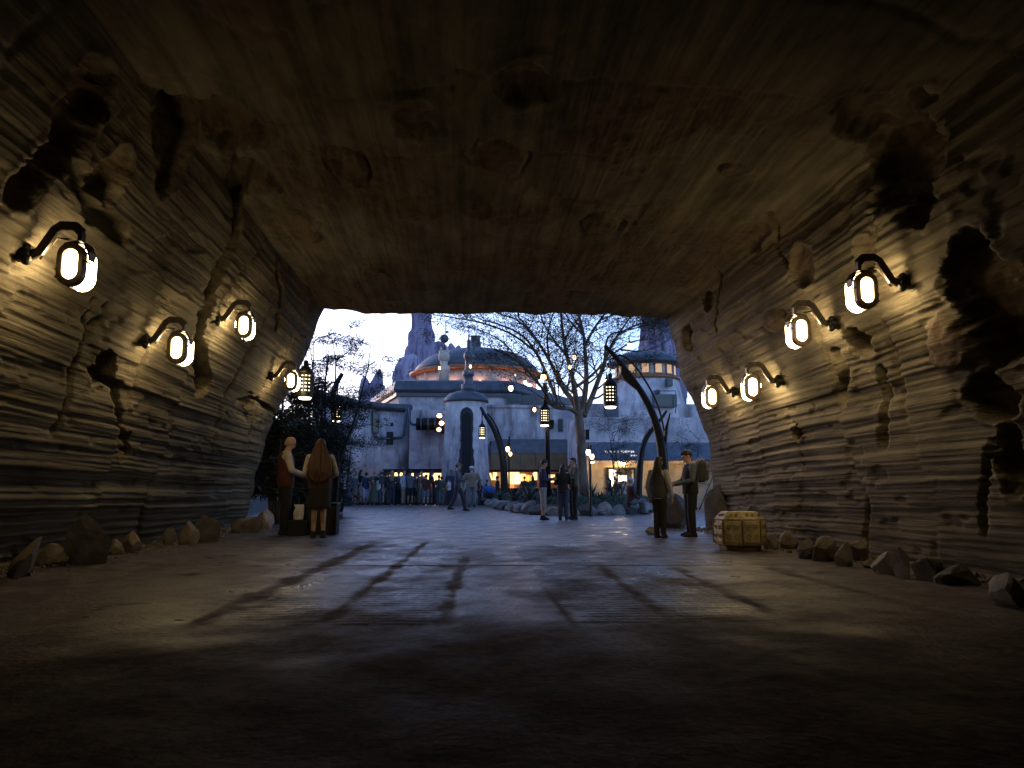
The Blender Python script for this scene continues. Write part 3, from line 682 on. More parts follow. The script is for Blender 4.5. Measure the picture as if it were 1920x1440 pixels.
an_ = at(736, 720, 49); MB().tube([(an_.x, 49, 7.2), (an_.x, 49, 9.0)], [.03, .015], 5).build('roof_aerial', IRON); tag(bpy.data.objects['roof_aerial'], 'thin aerial rod standing at the left corner of the hall roof', 'aerial')

# shop front with awning right of tower
sh = thing('shop_front', 'plaster shop front with wide sloping awning between tower and tree', 'building')
wallbox('wall', 900, 1078, 1.95, 5.6, 46.2, 2.0, STUCCO, sh)
for x0_, x1_ in ((900, 920), (1070, 1082)): wallbox('pier', x0_, x1_, 0, 1.95, 46.25, 1.6, STUCCO, sh)
wallbox('coping', 898, 1083, 5.6, 5.75, 46.1, 2.1, STUCCO, sh)
wallbox('back_wall', 905, 1080, 0, 2.2, 49.5, .2, mat('warm_inner_wall', (.4, .3, .2), .9), sh)
wallbox('lintel', 915, 1075, 1.80, 1.95, 44.6, .3, mat('dark_red_beam', (.10, .025, .02), .7), sh)
wallbox('counter', 920, 1070, 0, .9, 46.3, .5, STAIN, sh)
AWN = mat('dusty_awning_cloth', (.17, .15, .15), .95, vary=.35, scale=2, bump=.2)
AWB = mat('tan_valance_cloth', (.30, .18, .09), .95, vary=.25, scale=2)
x0 = at(930, 830, 46).x; x1 = at(1072, 830, 46).x
aw = thing('awning', 'dusty grey sloping shop awning with tan lower valance over the counter', 'awning')
n = 13; P = []
for i in range(n):
    x = x0 + (x1 - x0 + .6) * i / (n - 1)
    sg = .05 * math.sin(i * math.pi)
    for (Y, z) in ((46.15, 3.75), (45.4, 3.35 - .04 * (i % 2)), (44.7, 2.98 - .05 * (i % 2)), (44.5, 2.86)): P.append((x - (.35 if Y < 46 else 0), Y, z))
MB().add(P, [(i * 4 + k, (i + 1) * 4 + k, (i + 1) * 4 + k + 1, i * 4 + k + 1) for i in range(n - 1) for k in range(3)]).build('canopy_cloth', AWN, aw, True)
for i in range(6):
    xa = x0 - .35 + (x1 - x0 + .6) * i / 6; xb = x0 - .35 + (x1 - x0 + .6) * (i + 1) / 6 - .02
    MB().box(((xa + xb) / 2, 44.5, 2.38), (xb - xa, .03, .92)).build('valance', AWB, aw)
for x in (x0 - .3, (x0 + x1) / 2, x1 + .2): MB().tube([(x, 44.55, 2.0), (x, 46.2, 3.6)], .04, 6).build('strut', IRON, aw)
for px, py, w, h, M in ((928, 893, .25, .45, SHOP), (958, 896, 1.0, .75, SHOP), (975, 898, .7, .6, SHOP), (985, 899, .5, .55, SHOPR), (992, 897, .35, .35, SHOPR), (1004, 892, .2, .5, SHOP), (1035, 893, .35, .18, SHOP), (1037, 902, .6, .14, SHOP), (1060, 897, .4, .4, SHOP), (955, 918, .3, .4, SHOPR), (970, 922, .4, .3, SHOPR)):
    p = at(px, py, 48.0); MB().box(p, (w, .06, h)).build('menu_panel', M, sh, bevel=.02)
for px in (920, 1001): MB().tube([at(px - 1, 887, 46.0), at(px + 3, 900, 46.0)], .045, 6).build('glowing_brace', SHOP, sh)  # these braces are emissive too, their lit look is in the material
for px, py in ((1055, 797), (1059, 812)):
    pass
f_ = MB().box(at(1051, 797, 46.15), (.28, .1, .75)).build('slot_window', PIPE, sh); MB().box(at(1051, 797, 46.09), (.2, .08, .65)).build('pane', GLASSD, f_)
MB().box(at(1032, 797, 46.0), (.35, .3, .4)).build('meter_box', IRON, sh, bevel=.02)

# right annexe with lit canopy
ax = thing('annexe', 'low plaster annexe with blue grey canopy and warmly lit doorway wall', 'building')
wallbox('wall', 1085, 1420, 2.1, 4.35, 38.2, 4, STUCCO, ax)
LITW = mat('tan_doorway_plaster', (.42, .34, .24), .9, vary=.3, scale=2, bump=.2)
dx0 = at(1139, 900, 38.2).x; dx1 = at(1190, 900, 38.2).x; xa = at(1085, 900, 38.2).x; xb = at(1420, 900, 38.2).x
MB().box(((xa + dx0) / 2, 38.5, 1.05), (dx0 - xa, .5, 2.1)).build('wall_panel', LITW, ax)
MB().box(((xb + dx1) / 2, 38.5, 1.05), (xb - dx1, .5, 2.1)).build('wall_panel', LITW, ax)
MB().box(((dx0 + dx1) / 2, 38.5, 1.98), (dx1 - dx0, .5, .24)).build('wall_panel', LITW, ax)
d_ = ring([(x, z) for x, z in ((dx0 - .04, 0), (dx1 + .04, 0), (dx1 + .04, 1.9), (dx0 - .04, 1.9))], [(x, z) for x, z in ((dx0 + .05, .0), (dx1 - .05, .0), (dx1 - .05, 1.8), (dx0 + .05, 1.8))], 38.15, 38.6).build('doorway', IRON, ax)
MB().box(((dx0 + dx1) / 2, 42, 1), (3, .1, 2.2)).build('inner_wall', LITW, ax)
for px, py, w, h in ((1145, 894, .12, 1.0), (1150, 894, .12, 1.0), (1153, 892, .1, .5), (1167, 897, .42, .3)):
    MB().box(at(px, py, 40.2), (w, .06, h)).build('inner_light', mat('bright_inner_light', (1, .9, .7), .5, emit=(1, .8, .5), est=2), ax)
cp = thing('canopy', 'blue grey sheet canopy with a lit line of script over the annexe door', 'canopy')
za = at(1150, 862, 36.2).z; zb = at(1150, 829, 38.1).z
P = [(xa + .3, 38.1, zb), (xb, 38.1, zb), (xb, 36.6, zb - .16), (xa + .3, 36.6, zb - .16), (xa + .3, 36.2, za), (xb, 36.2, za), (xb, 36.3, za - .03), (xa + .3, 36.3, za - .03), (xa + .3, 38.1, zb - .12), (xb, 38.1, zb - .12)]
CANM = mat('blue_grey_canopy', (.16, .165, .20), .7, .2, vary=.4, scale=1.5)
MB().add(P, [(0, 1, 2, 3), (3, 2, 5, 4), (4, 5, 6, 7), (7, 6, 9, 8), (1, 9, 6, 5, 2), (0, 3, 4, 7, 8)]).build('sheet', CANM, cp)
rs = random.Random(4); x = at(1134, 846, 36.3).x; xe = at(1190, 846, 36.3).x; zt = at(1160, 847, 36.3).z
while x < xe:
    w = rs.choice([.05, .07, .09]); 
    m = MB(); Yf = 36.2 + (zt - za) / ((zb - .16) - za) * .4 - .03
    m.box((x + w / 2, Yf, zt + .03), (w, .02, .018)); m.box((x + (w if rs.random() < .5 else 0), Yf, zt), (.016, .02, .08))
    if rs.random() < .6: m.box((x + w / 2, Yf, zt - .035), (w * .8, .02, .018))
    m.build('script_glyph', SIGNL, cp); x += w + (.03 if rs.random() < .8 else .1)
for k in range(4):
    p = at(1184 + k * 3, 854, 36.2); m = MB(); m.box((p.x, 36.23, p.z), (.05, .02, .07) if k % 2 == 0 else (.06, .02, .02)); m.build('script_glyph', SIGNL, cp)
# under canopy lamp
p = at(1167, 868, 37.6)
t = thing('canopy_lamp', 'bright lamp under the canopy above the annexe doorway', 'lamp', p); MB().lathe([(.16, 0), (.1, .1)], 14).build('housing', IRON, t); MB().ell((0, 0, -.03), (.14, .14, .08), 12, 8).build('bulb', mat('bright_canopy_bulb', (1, 1, 1), .5, emit=(1, .68, .34), est=60), t, True)
for px, lb in ((1110, 'small lamp under the left end of the annexe canopy'), (1235, 'small lamp under the canopy behind the arched pole'), (1290, 'small lamp under the right end of the annexe canopy')):
    p = at(px, 866, 37.6); t = thing('canopy_lamp', lb, 'lamp', p, 0, 'lamps under the annexe canopy'); MB().lathe([(.1, 0), (.06, .08)], 12).build('housing', IRON, t); MB().ell((0, 0, -.02), (.09, .09, .05), 10, 6).build('bulb', mat('dim_canopy_bulb', (1, 1, 1), .5, emit=(1, .66, .32), est=28), t, True)

# right domed tower
rt = thing('domed_tower', 'round plaster tower with lit window band and overhanging domed roof at right', 'tower'); c = at(1212, 800, 45.5)
MB().lathe([(2.75, 0), (2.6, 3.5), (2.35, 5.2), (1.95, 7.0), (1.9, 7.15)], 40, (c.x, c.y, 0)).build('wall', STUCCO, rt, True)
MB().lathe([(2.0, 7.12), (2.05, 7.2), (2.0, 7.3)], 40, (c.x, c.y, 0)).build('sill_band', COPPER, rt, True)
MB().lathe([(1.68, 7.2), (1.68, 8.1)], 40, (c.x, c.y, 0)).build('window_drum', CREAM, rt, True)
for k in range(14):
    a_ = 2 * math.pi * k / 14
    f_ = MB().box((c.x + 1.69 * math.cos(a_), c.y + 1.69 * math.sin(a_), 7.68), (.07, .5, .6), Matrix.Rotation(a_, 3, 'Z')).build('window', PIPE, rt)
    MB().box((c.x + 1.73 * math.cos(a_), c.y + 1.73 * math.sin(a_), 7.68), (.05, .4, .5), Matrix.Rotation(a_, 3, 'Z')).build('pane', mat('dim_amber_glass', (.8, .5, .2), .4, emit=(1, .5, .22), est=.12), f_)
MB().lathe([(2.2, 8.05), (2.25, 8.15), (1.9, 8.45), (1.3, 8.75), (.6, 8.92), (.05, 8.95)], 40, (c.x, c.y, 0)).build('roof', ROOFM, rt, True)
for px, py, w, h in ((1254, 717, .2, .35), (1245, 752, 1.2, .6), (1232, 735, .1, .1)):
    p = at(px, py, 43.2); f_ = MB().box(p, (w + .1, .6, h + .1)).build('window', PIPE, rt); MB().box(p - Vector((0, .3, 0)), (w, .04, h)).build('pane', GLASSD, f_)
MB().tube(pxpath([(1225, 733), (1267, 733), (1267, 775)], 42.6), .03, 6).build('pipe', PIPE, rt)
# parapet linking tower and annexe
lk = thing('link_wall', 'plain plaster wall with dark doorway behind the tree trunk', 'wall')
wallbox('wall', 1098, 1420, 0, 5.6, 43.6, .6, STUCCO, lk); MB().box(at(1146, 765, 43.5), (.8, .2, 1.3)).build('opening', PIPE, lk)
# tiny roof stub seen between limbs
t = thing('roof_vent', 'small dark vent cap on the hall roof beside the tree limbs', 'vent'); p = at(1092, 752, 47.5); MB().lathe([(.25, -.5), (.25, 0), (.32, .02), (.32, .25), (.2, .3)], 14, p).build('cap', PIPE, t); MB().tube([p + Vector((0, 0, -2)), p + Vector((0, 0, -.4))], .14, 8).build('stack', PIPE, t)
t = thing('roof_vent', 'thick stub chimney on top of the main dome', 'chimney'); p = at(891, 668, 57); MB().lathe([(.42, -1), (.42, .9), (.36, 1.2), (.36, 1.5)], 14, p).build('stack', PIPE, t)

# ------------------------------------------------------------------ rock spires
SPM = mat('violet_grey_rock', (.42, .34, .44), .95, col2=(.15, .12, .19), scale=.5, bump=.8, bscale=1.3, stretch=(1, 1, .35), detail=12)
def spire(name, px, Y, levels, seed, label, group='jagged rock spires behind the hall'):
    # levels: (py, half width in pixels, centre shift in pixels)
    na = 84; nz = 90
    zs = [at(px, l[0], Y).z for l in levels]; hw = [l[1] / F * Y for l in levels]; cs = [at(px + l[2], 800, Y).x for l in levels]
    zz = np.linspace(-.5, zs[-1], nz); A = np.linspace(0, 2 * math.pi, na, endpoint=False)
    ZZ, AA = np.meshgrid(zz, A, indexing='ij')
    r_ = np.interp(ZZ, [-1] + zs, [hw[0] * 1.15] + hw); cx = np.interp(ZZ, [-1] + zs, [cs[0]] + cs)
    u = np.cos(AA) * 3 + 10; v = np.sin(AA) * 3 + 10
    fl = np.abs(vn(u * 1.1 + seed, v * 1.1 + ZZ * .05, seed) - .5) * 2
    fl2 = np.abs(vn(u * 2 + seed, v * 2 + ZZ * .08, seed + 5) - .5) * 2
    fl3 = fbm(u * 3, v * 3 + ZZ * .6, seed + 9, 3)
    stepn = vn(u * 1.1, v * 1.1 + np.floor(ZZ / 2.6 + 2 * vn(u, v, seed + 3)) * 3.1, seed + 7)
    r2 = r_ * (.62 + .42 * fl + .30 * fl2 + .26 * fl3 + .34 * (stepn - .5))
    co = np.stack([cx + r2 * np.cos(AA), Y + r2 * np.sin(AA) * 1.0, ZZ], -1)
    f = gridfaces(nz, na); wrap = np.array([[i * na + na - 1, i * na, (i + 1) * na, (i + 1) * na + na - 1] for i in range(nz - 1)])
    top = np.array([[(nz - 1) * na + k, (nz - 1) * na + k + 1, (nz - 1) * na + na - 2 - k, (nz - 1) * na + na - 1 - k] for k in range(0, na // 2 - 1)])
    o = npmesh(name, co.reshape(-1, 3), np.vstack([f, wrap, top]), SPM, smooth=False)
    return tag(o, label, 'rock spire', group)
spire('rock_spire', 785, 88, [(730, 40, -8), (700, 37, -7), (682, 33, -4), (679, 28, -1), (655, 26, 0), (652, 22, 0), (622, 21, 0), (619, 17, 2), (600, 16, 2), (580, 17, 1), (540, 13, 0), (515, 8, -3), (500, 2, -4)], 11, 'tallest violet rock spire rising out of view behind the dome')
spire('rock_spire', 762, 84, [(730, 22, 0), (690, 20, 2), (672, 15, 6), (664, 4, 10)], 12, 'short shoulder spire against the left side of the tallest one')
spire('rock_spire', 820, 90, [(730, 22, 0), (660, 18, 3), (645, 10, 0), (640, 3, -1)], 18, 'narrow spire leaning on the right side of the tallest one')
spire('rock_spire', 684, 84, [(760, 14, 0), (725, 9, 0), (712, 6, -2), (705, 1, -3)], 13, 'lower left tooth of the small pair of spires left of the hall roof')
spire('rock_spire', 704, 84, [(765, 20, -6), (730, 13, -2), (712, 8, 2), (700, 5, 4), (692, 1, 5)], 14, 'pointed higher spire of the small pair left of the hall roof')
spire('rock_spire', 716, 84, [(765, 10, 0), (735, 5, 0), (722, 3, 0)], 19, 'rounded stub at the right foot of the small pair of spires')
spire('rock_spire', 818, 94, [(720, 9, 0), (655, 8, 0), (645, 5, 2), (640, 1, 3)], 15, 'slim tooth just right of the orb spire stem')
spire('rock_spire', 846, 94, [(720, 10, 0), (658, 8, 0), (648, 5, -2), (643, 1, -2)], 16, 'left tooth of the twin peaks right of the orb spire')
spire('rock_spire', 858, 94, [(720, 9, 0), (660, 7, 0), (650, 4, 0), (647, 1, 1)], 17, 'right tooth of the twin peaks right of the orb spire')
spire('rock_spire', 1243, 62, [(800, 44, 0), (690, 42, 0), (660, 38, 0), (630, 32, -2), (600, 22, -12), (580, 16, -22), (560, 8, -25)], 23, 'broad dark rock spire behind the domed tower at right', None)
# ------------------------------------------------------------------ lanterns and poles
def lantern(label, p, sc=1.0, cord=.5, group='pierced cylinder lanterns hung around the plaza'):
    t = thing('pierced_lantern', label, 'lantern', p, 0, group)
    s = sc
    MB().tube([(0, 0, .28 * s), (0, 0, .28 * s + cord)], .012, 6).build('hanger', IRON, t)
    MB().lathe([(.175 * s, .0), (.165 * s, .06 * s), (.09 * s, .15 * s), (.055 * s, .17 * s), (.05 * s, .30 * s)], 20).build('cap', IRON, t, True)
    MB().lathe([(.135 * s, -.50 * s), (.135 * s, -.01)], 20).build('light_core', LITC, t, True)
    m = MB()
    for r_ in range(6):
        z = -.02 * s - r_ * .085 * s; m.lathe([(.146 * s, z - .034 * s), (.176 * s, z - .030 * s), (.172 * s, z + .022 * s), (.146 * s, z + .028 * s)], 24)
    for k in range(12):
        a_ = 2 * math.pi * k / 12; m.box((.163 * s * math.cos(a_), .163 * s * math.sin(a_), -.25 * s), (.034 * s, .036 * s, .49 * s), Matrix.Rotation(a_, 3, 'Z'))
    m.lathe([(.150 * s, -.56 * s), (.172 * s, -.56 * s), (.176 * s, -.46 * s), (.15 * s, -.46 * s)], 24)
    m.build('pierced_shade', IRON, t)
    MB().lathe([(.12 * s, -.60 * s), (.145 * s, -.565 * s), (.14 * s, -.54 * s)], 16).build('bottom_lens', LITB, t, True)
    return t
def arc(l, Y0, Y1=None): 
    Y1 = Y1 or Y0; n = len(l); return [at(a_, b_, Y0 + (Y1 - Y0) * i / (n - 1)) for i, (a_, b_) in enumerate(l)]
def smooth(path, k=2):
    p = [Vector(q) for q in path]
    for _ in range(k):
        q = [p[0]]
        for a_, b_ in zip(p, p[1:]): q += [a_ * .75 + b_ * .25, a_ * .25 + b_ * .75]
        p = q + [p[-1]]
    return p
# big arched pole right
Yp = 20.0
ap_ = thing('arched_pole', 'tall dark arched lantern pole with blade shaped fin behind the two people', 'lamp post')
g0 = at(1248, 981, Yp); g0.z = 0
mp_ = smooth([g0] + arc([(1244, 900), (1242, 850), (1235, 810), (1222, 770), (1203, 735), (1180, 702), (1155, 670), (1134, 648)], Yp)[:])
n_ = len(mp_); MB().tube(mp_, [.14 - .105 * (i / (n_ - 1)) ** .8 + .015 for i in range(n_)], 10).build('pole', IRON, ap_, True)
s2 = smooth([at(1256, 960, Yp)] + arc([(1254, 900), (1250, 850), (1243, 790), (1228, 745), (1208, 710), (1190, 685), (1172, 668), (1160, 665), (1150, 672)], Yp + .05))
MB().tube(s2, .025, 6).build('outer_rod', IRON, ap_, True)
MB().prism([(p.x, p.z) for p in (at(1164, 688, Yp), at(1180, 699, Yp), at(1200, 735, Yp), at(1192, 730, Yp), at(1170, 712, Yp), at(1163, 700, Yp))], Yp - .06, Yp + .06).build('fin', IRON, ap_)
MB().tube(arc([(1243, 860), (1250, 800), (1256, 775)], Yp), [.06, .04, .02], 6).build('spur', IRON, ap_)
MB().tube(arc([(1155, 668), (1143, 675), (1143, 690)], Yp), .03, 6).build('hook', IRON, ap_)
MB().lathe([(.3, 0), (.28, .08), (.2, .3)], 14, (g0.x, g0.y, 0)).build('foot', IRON, ap_)
lantern('pierced lantern hanging from the tall arched pole on the right', at(1144, 722, Yp - .05), 1.0, .4)
# pale inner arched pole
Yq = 30.0; t = thing('arched_pole', 'thinner bowed pole curving right behind the tall arched pole', 'lamp post'); g0 = at(1196, 950, Yq); g0.z = 0
q = smooth([g0] + arc([(1198, 900), (1201, 860), (1207, 830), (1222, 805), (1240, 785), (1250, 770)], Yq)); MB().tube(q, [.16 - .12 * i / (len(q) - 1) for i in range(len(q))], 8).build('pole', IRON, t, True)
q = smooth(arc([(1196, 870), (1199, 845), (1206, 822), (1218, 803)], Yq - .1)); MB().tube(q, .03, 6).build('outer_rod', PIPE, t, True)
# straight post in island
t = thing('straight_post', 'straight dark lantern post rising from the planted island left of the trunk', 'lamp post'); p = at(1029, 940, 27.4)
MB().tube([(p.x, 27.4, 0), at(1026, 800, 27.4), at(1021, 718, 27.4)], [.10, .085, .07], 10).build('post', IRON, t, True)
MB().box(at(1033, 793, 27.4), (.2, .16, .2)).build('control_box', IRON, t, bevel=.01)
lantern('pierced lantern hanging on the straight post in the planted island', at(1021, 767, 27.1), 1.0, .3)
MB().tube([at(1021, 747, 27.1), at(1022, 745, 27.35)], .02, 6).build('arm', IRON, t)
# mid bowed pole
Yr = 40; t = thing('arched_pole', 'slim double bowed pole holding the small lantern before the round tower', 'lamp post'); g0 = at(945, 945, Yr); g0.z = 0
q = smooth([g0] + arc([(946, 900), (943, 860), (936, 830), (924, 800), (910, 780), (901, 763)], Yr)); MB().tube(q, [.22 - .16 * i / (len(q) - 1) for i in range(len(q))], 8).build('pole', IRON, t, True)
q = smooth(arc([(949, 890), (946, 850), (939, 820), (928, 793), (914, 775)], Yr + .1)); MB().tube(q, .05, 6).build('outer_rod', IRON, t, True)
MB().tube(arc([(903, 765), (904, 775), (904, 790)], Yr), .03, 6).build('hook', IRON, t)
lantern('small pierced lantern hanging in front of the round tower', at(904, 800, Yr - .1), .98, .3)
# left poles
Yl = 27; t = thing('arched_pole', 'dark pole with raised arm holding a lantern at the left plaza edge', 'lamp post'); g0 = at(622, 956, Yl); g0.z = 0
q = smooth([g0, at(626, 900, Yl), at(628, 820, Yl), at(627, 770, Yl), at(622, 745, Yl), at(630, 720, Yl), at(642, 700, Yl)]); MB().tube(q, [.17 - .10 * i / (len(q) - 1) for i in range(len(q))], 8).build('pole', IRON, t, True)
MB().tube(arc([(604, 742), (618, 720), (625, 716), (632, 722)], Yl), .035, 6).build('brace_rod', IRON, t, True)
MB().tube(arc([(634, 715), (633, 730), (632, 745)], Yl), .03, 6).build('hook', IRON, t)
lantern('pierced lantern hanging on the left pole beside the feathery tree', at(632, 760, Yl - .1), .95, .3)
p = at(573, 700, 17.3); lt = lantern('pierced lantern hanging from the left lip of the tunnel exit', p, .95, .45)
t = thing('hanging_bracket', 'short iron bracket on the tunnel lip holding the left lantern', 'bracket'); MB().tube([p + Vector((-.9, .1, .95)), p + Vector((0, 0, .80)), p + Vector((0, 0, .6))], [.04, .03, .02], 6).build('arm', IRON, t); MB().box(p + Vector((-.85, .1, .95)), (.12, .2, .2)).build('plate', IRON, t)
tr_ = thing('wall_conduit', 'looped conduit beside the left hanging lantern', 'conduit'); MB().tube(smooth([p + Vector((0, .05, .2)), p + Vector((-.15, .05, .05)), p + Vector((-.22, .05, -.1)), p + Vector((-.25, .05, -.3))]), .015, 6).build('tube', PIPE, tr_)

# small glowing lanterns
def small_lantern(px, py, Y, sc, label, post=None):
    t = thing('glass_lantern', label, 'lantern', at(px, py, Y), 0, 'small glowing glass lanterns')
    MB().lathe([(.03, -.17), (.09, -.12), (.12, 0), (.10, .1), (.05, .16)], 12).build('glass', LITS, t, True)
    MB().lathe([(.11, .13), (.12, .16), (.04, .26), (.02, .5)], 10).build('top', IRON, t)
    for k in range(4): MB().tube([(.125 * math.cos(k * 1.57), .125 * math.sin(k * 1.57), -.1), (.135 * math.cos(k * 1.57), .135 * math.sin(k * 1.57), .13)], .010, 4).build('cage_bar', IRON, t)
    t.scale = (sc * .62,) * 3; return t
for a6 in ((952, 842, 39.0, 1.3, 'upper lamp of the pair on the bowed pole left of the awning'), (957, 851, 38.8, 1.0, 'lower lamp of the pair on the bowed pole left of the awning'),
           (1103, 848, 25.0, 1.0, 'left bright lamp of the pair against the tree trunk'), (1110, 856, 25.2, .9, 'lower right lamp of the pair against the tree trunk'),
           (958, 728, 28, 1.05, 'lantern hung in the tree left of all others over the hall eave'), (985, 717, 30, .8, 'lantern hung in the tree between the eave and the straight post'),
           (967, 703, 33, .5, 'tiny lantern highest of those over the hall eave'), (1019, 708, 27.4, 1.3, 'bright lamp on top of the straight post'),
           (1002, 768, 28.5, .75, 'narrow lantern hanging left of the straight post'), (1077, 670, 27.5, .85, 'upper reddish lantern in the middle of the tree'),
           (1069, 688, 27, .8, 'lower lantern in the middle of the tree between two limbs'), (1180, 648, 25, .85, 'lantern high in the right side of the tree'),
           (1137, 716, 27, 1.0, 'bright lamp just left of the big right hand lantern'), (824, 690, 49.5, .9, 'small lamp glowing on the left side of the dome rim'),
           (882, 687, 44.0, .9, 'small lamp glowing on the round tower finial')):
    small_lantern(*a6)
for px, py, Y in ((955, 852, 39.2), (1107, 870, 25.3)):
    t = thing('lamp_bracket', 'iron rod holding the lamp pair ' + ('on the bowed pole' if px < 1000 else 'beside the tree trunk'), 'bracket')
    g0 = at(px, 930, Y); g0.z = 0; MB().tube([g0, at(px - 1, 860, Y + .1), at(px, 818 if px < 1000 else 835, Y + .1)], .045, 6).build('rod', IRON, t)

# ------------------------------------------------------------------ planted island
SOIL = mat('dark_planting_soil', (.06, .045, .035), .95, vary=.4, scale=3, bump=.6)
ring_px = [(918, 946), (925, 950), (940, 954), (960, 958), (985, 962), (1010, 965), (1040, 967), (1070, 967), (1100, 967), (1130, 966), (1160, 965), (1190, 963), (1215, 961)]
front = [gr(a_, b_) for a_, b_ in ring_px]
back = [Vector((8.5, 31.5, 0)), Vector((7.5, 35, 0)), Vector((4.5, 38, 0)), Vector((1.5, 39.5, 0))]
out = front + back
cxy = sum(out, Vector()) / len(out)
isl = MB(); n = len(out); P = []
for k, z in ((1.0, -.05), (.97, .32), (.8, .42), (.4, .5)): P += [(cxy.x + (o.x - cxy.x) * k, cxy.y + (o.y - cxy.y) * k, z) for o in out]
isl.add(P, [(i * n + k, i * n + (k + 1) % n, (i + 1) * n + (k + 1) % n, (i + 1) * n + k) for i in range(3) for k in range(n)] + [tuple(3 * n + k for k in range(n))])
isl = isl.build('planted_island', SOIL, None, True); tag(isl, kind='structure')
# boulders following the front edge
acc = []
for a_, b_ in zip(front, front[1:] + back[:1]):
    L = (b_ - a_).length; k = max(1, int(round(L / (1.5 if a_.x < .9 else .95))))
    for i in range(k): acc.append(a_.lerp(b_, i / k))
words = 'first second third fourth fifth sixth seventh eighth ninth tenth eleventh twelfth thirteenth fourteenth fifteenth sixteenth seventeenth eighteenth nineteenth twentieth twenty-first twenty-second twenty-third twenty-fourth twenty-fifth twenty-sixth twenty-seventh twenty-eighth twenty-ninth thirtieth'.split()
for i, p in enumerate(acc):
    if i >= len(words): break
    h = random.uniform(.42, .62)
    rock('boulder', 0, 0, random.uniform(.8, 1.1), h, .7, 100 + i, RKW if i % 3 else RKG, words[i] + ' pale boulder from the left tip of the planted island edge', 'boulders edging the planted island', loc=(p.x, p.y - .1, 0))

# gravel gathered along the wall feet
gm = MB(); rg_ = random.Random(9)
for k in range(2600):
    sd_ = rg_.choice([-1, 1]); y = rg_.uniform(4, 18); x = sd_ * (5.1 - abs(rg_.gauss(0, .32))) + (.2 if sd_ > 0 else 0); r_ = rg_.choice([.008, .012, .015, .02, .03]) * rg_.uniform(.6, 1.3)
    q = Matrix.Rotation(rg_.uniform(0, 6), 3, 'Z') @ Matrix.Rotation(rg_.uniform(-.5, .5), 3, 'X'); gm.box((x, y, r_ * .45), (2 * r_, 1.5 * r_, r_ * 1.2), q, .6)
tag(gm.build('gravel', RK), 'loose gravel and grit gathered along the tunnel wall feet', 'gravel', None, 'stuff')
LEAF = mat('dark_green_leaf', (.045, .07, .04), .7, vary=.5, scale=3)
LEAF2 = mat('grey_green_leaf', (.085, .115, .085), .6, vary=.4, scale=5)
LEAFD = mat('dusky_feathery_foliage', (.045, .055, .04), .8, vary=.5, scale=2)
def agave(px, Y, h, label, m=LEAF2, nl=22):
    p = at(px, 940, Y); p.z = .36
    t = thing('agave', label, 'plant', p, random.uniform(0, 3), 'spiky plants on the planted island')
    rr = random.Random(px)
    for k in range(nl):
        a_ = k * 2.4; el = R(25 + 55 * (k / nl)) ; L = h * rr.uniform(.8, 1.1); w = .05
        d = Vector((math.cos(a_) * math.cos(el), math.sin(a_) * math.cos(el), math.sin(el))); s_ = Vector((-math.sin(a_), math.cos(a_), 0))
        c1 = d * L * .5; c2 = d * L + Vector((math.cos(a_), math.sin(a_), -.6)) * L * .15
        P = [s_ * w * .6, -s_ * w * .6, c1 + s_ * w, c1 - s_ * w, c2, c1 * .98 - Vector((0, 0, .02))]
        MB().add(P, [(0, 2, 5), (0, 5, 3, 1), (2, 4, 5), (5, 4, 3), (0, 1, 3, 5)]).build('leaf', m, t)
    return t
for a6 in ((965, 31, .7, 'wide spiky agave nearest the left end of the island'), (994, 28.5, .85, 'large agave just left of the man in pale shorts'), (938, 35, .6, 'small agave at the left tip of the island'),
           (1108, 28, .9, 'bright spiky agave beside the tree trunk'), (1125, 27.6, .55, 'low agave right of the tree trunk behind the boulders'), (1150, 28.5, .6, 'low dark agave at the middle right of the island'), (1041, 28.5, .7, 'agave hidden between the standing people')):
    agave(*a6)
# ground cover
m = MB(); rr = random.Random(3)
for k in range(9000):
    i = rr.randrange(n); w = rr.random() ** .5 * .95; a_ = out[i].lerp(out[(i + 1) % n], rr.random()); p = cxy.lerp(a_, w); p.z = .3 + rr.random() * .25
    d = Vector((rr.uniform(-1, 1), rr.uniform(-1, 1), rr.uniform(.2, 1.4))).normalized() * rr.uniform(.08, .22); s_ = d.orthogonal().normalized() * .025
    m.add([p + s_, p - s_, p + d], [(0, 1, 2)])
tag(m.build('ground_cover', LEAF), 'low dark green planting covering the soil of the island', 'plants', None, 'stuff')

# ------------------------------------------------------------------ trees
BARK = mat('pale_yellow_bark', (.19, .155, .12), .85, col2=(.06, .047, .037), scale=4, bump=.5, bscale=10, stretch=(1, 1, .4))
BARKD = mat('dark_bark', (.05, .04, .035), .9, vary=.4, scale=5, bump=.5)
def grow(mb_, leaves, p, d, L, r_, depth, rr, flat, up):
    n = 4; path = [p.copy()]; rad = [r_]; q = p.copy(); dd = d.copy()
    for i in range(n):
        dd = (dd + Vector((rr.gauss(0, .20), rr.gauss(0, .20), rr.gauss(0, .12) + up))).normalized(); q = q + dd * L / n; path.append(q.copy()); rad.append(r_ * (1 - .45 * (i + 1) / n))
    mb_.tube(path, rad, 6 if r_ > .03 else 4, caps=False)
    if depth == 0:
        for i in range(2, n + 1): leaves.append((path[i], dd, L))
        return
    leaves_n = rr.choice([2, 3]) if depth > 1 else 3
    for i in range(leaves_n):
        k = rr.choice([2, 3, 4]); a_ = rr.uniform(.35, .9) * rr.choice([-1, 1]); ax = Vector((rr.gauss(0, .5), rr.gauss(0, .5), 1)).normalized()
        nd = (Matrix.Rotation(a_, 3, ax) @ dd); nd.z = nd.z * flat + up; nd.normalize()
        grow(mb_, leaves, path[k], nd, L * rr.uniform(.62, .85), rad[k] * .62, depth - 1, rr, flat, up)
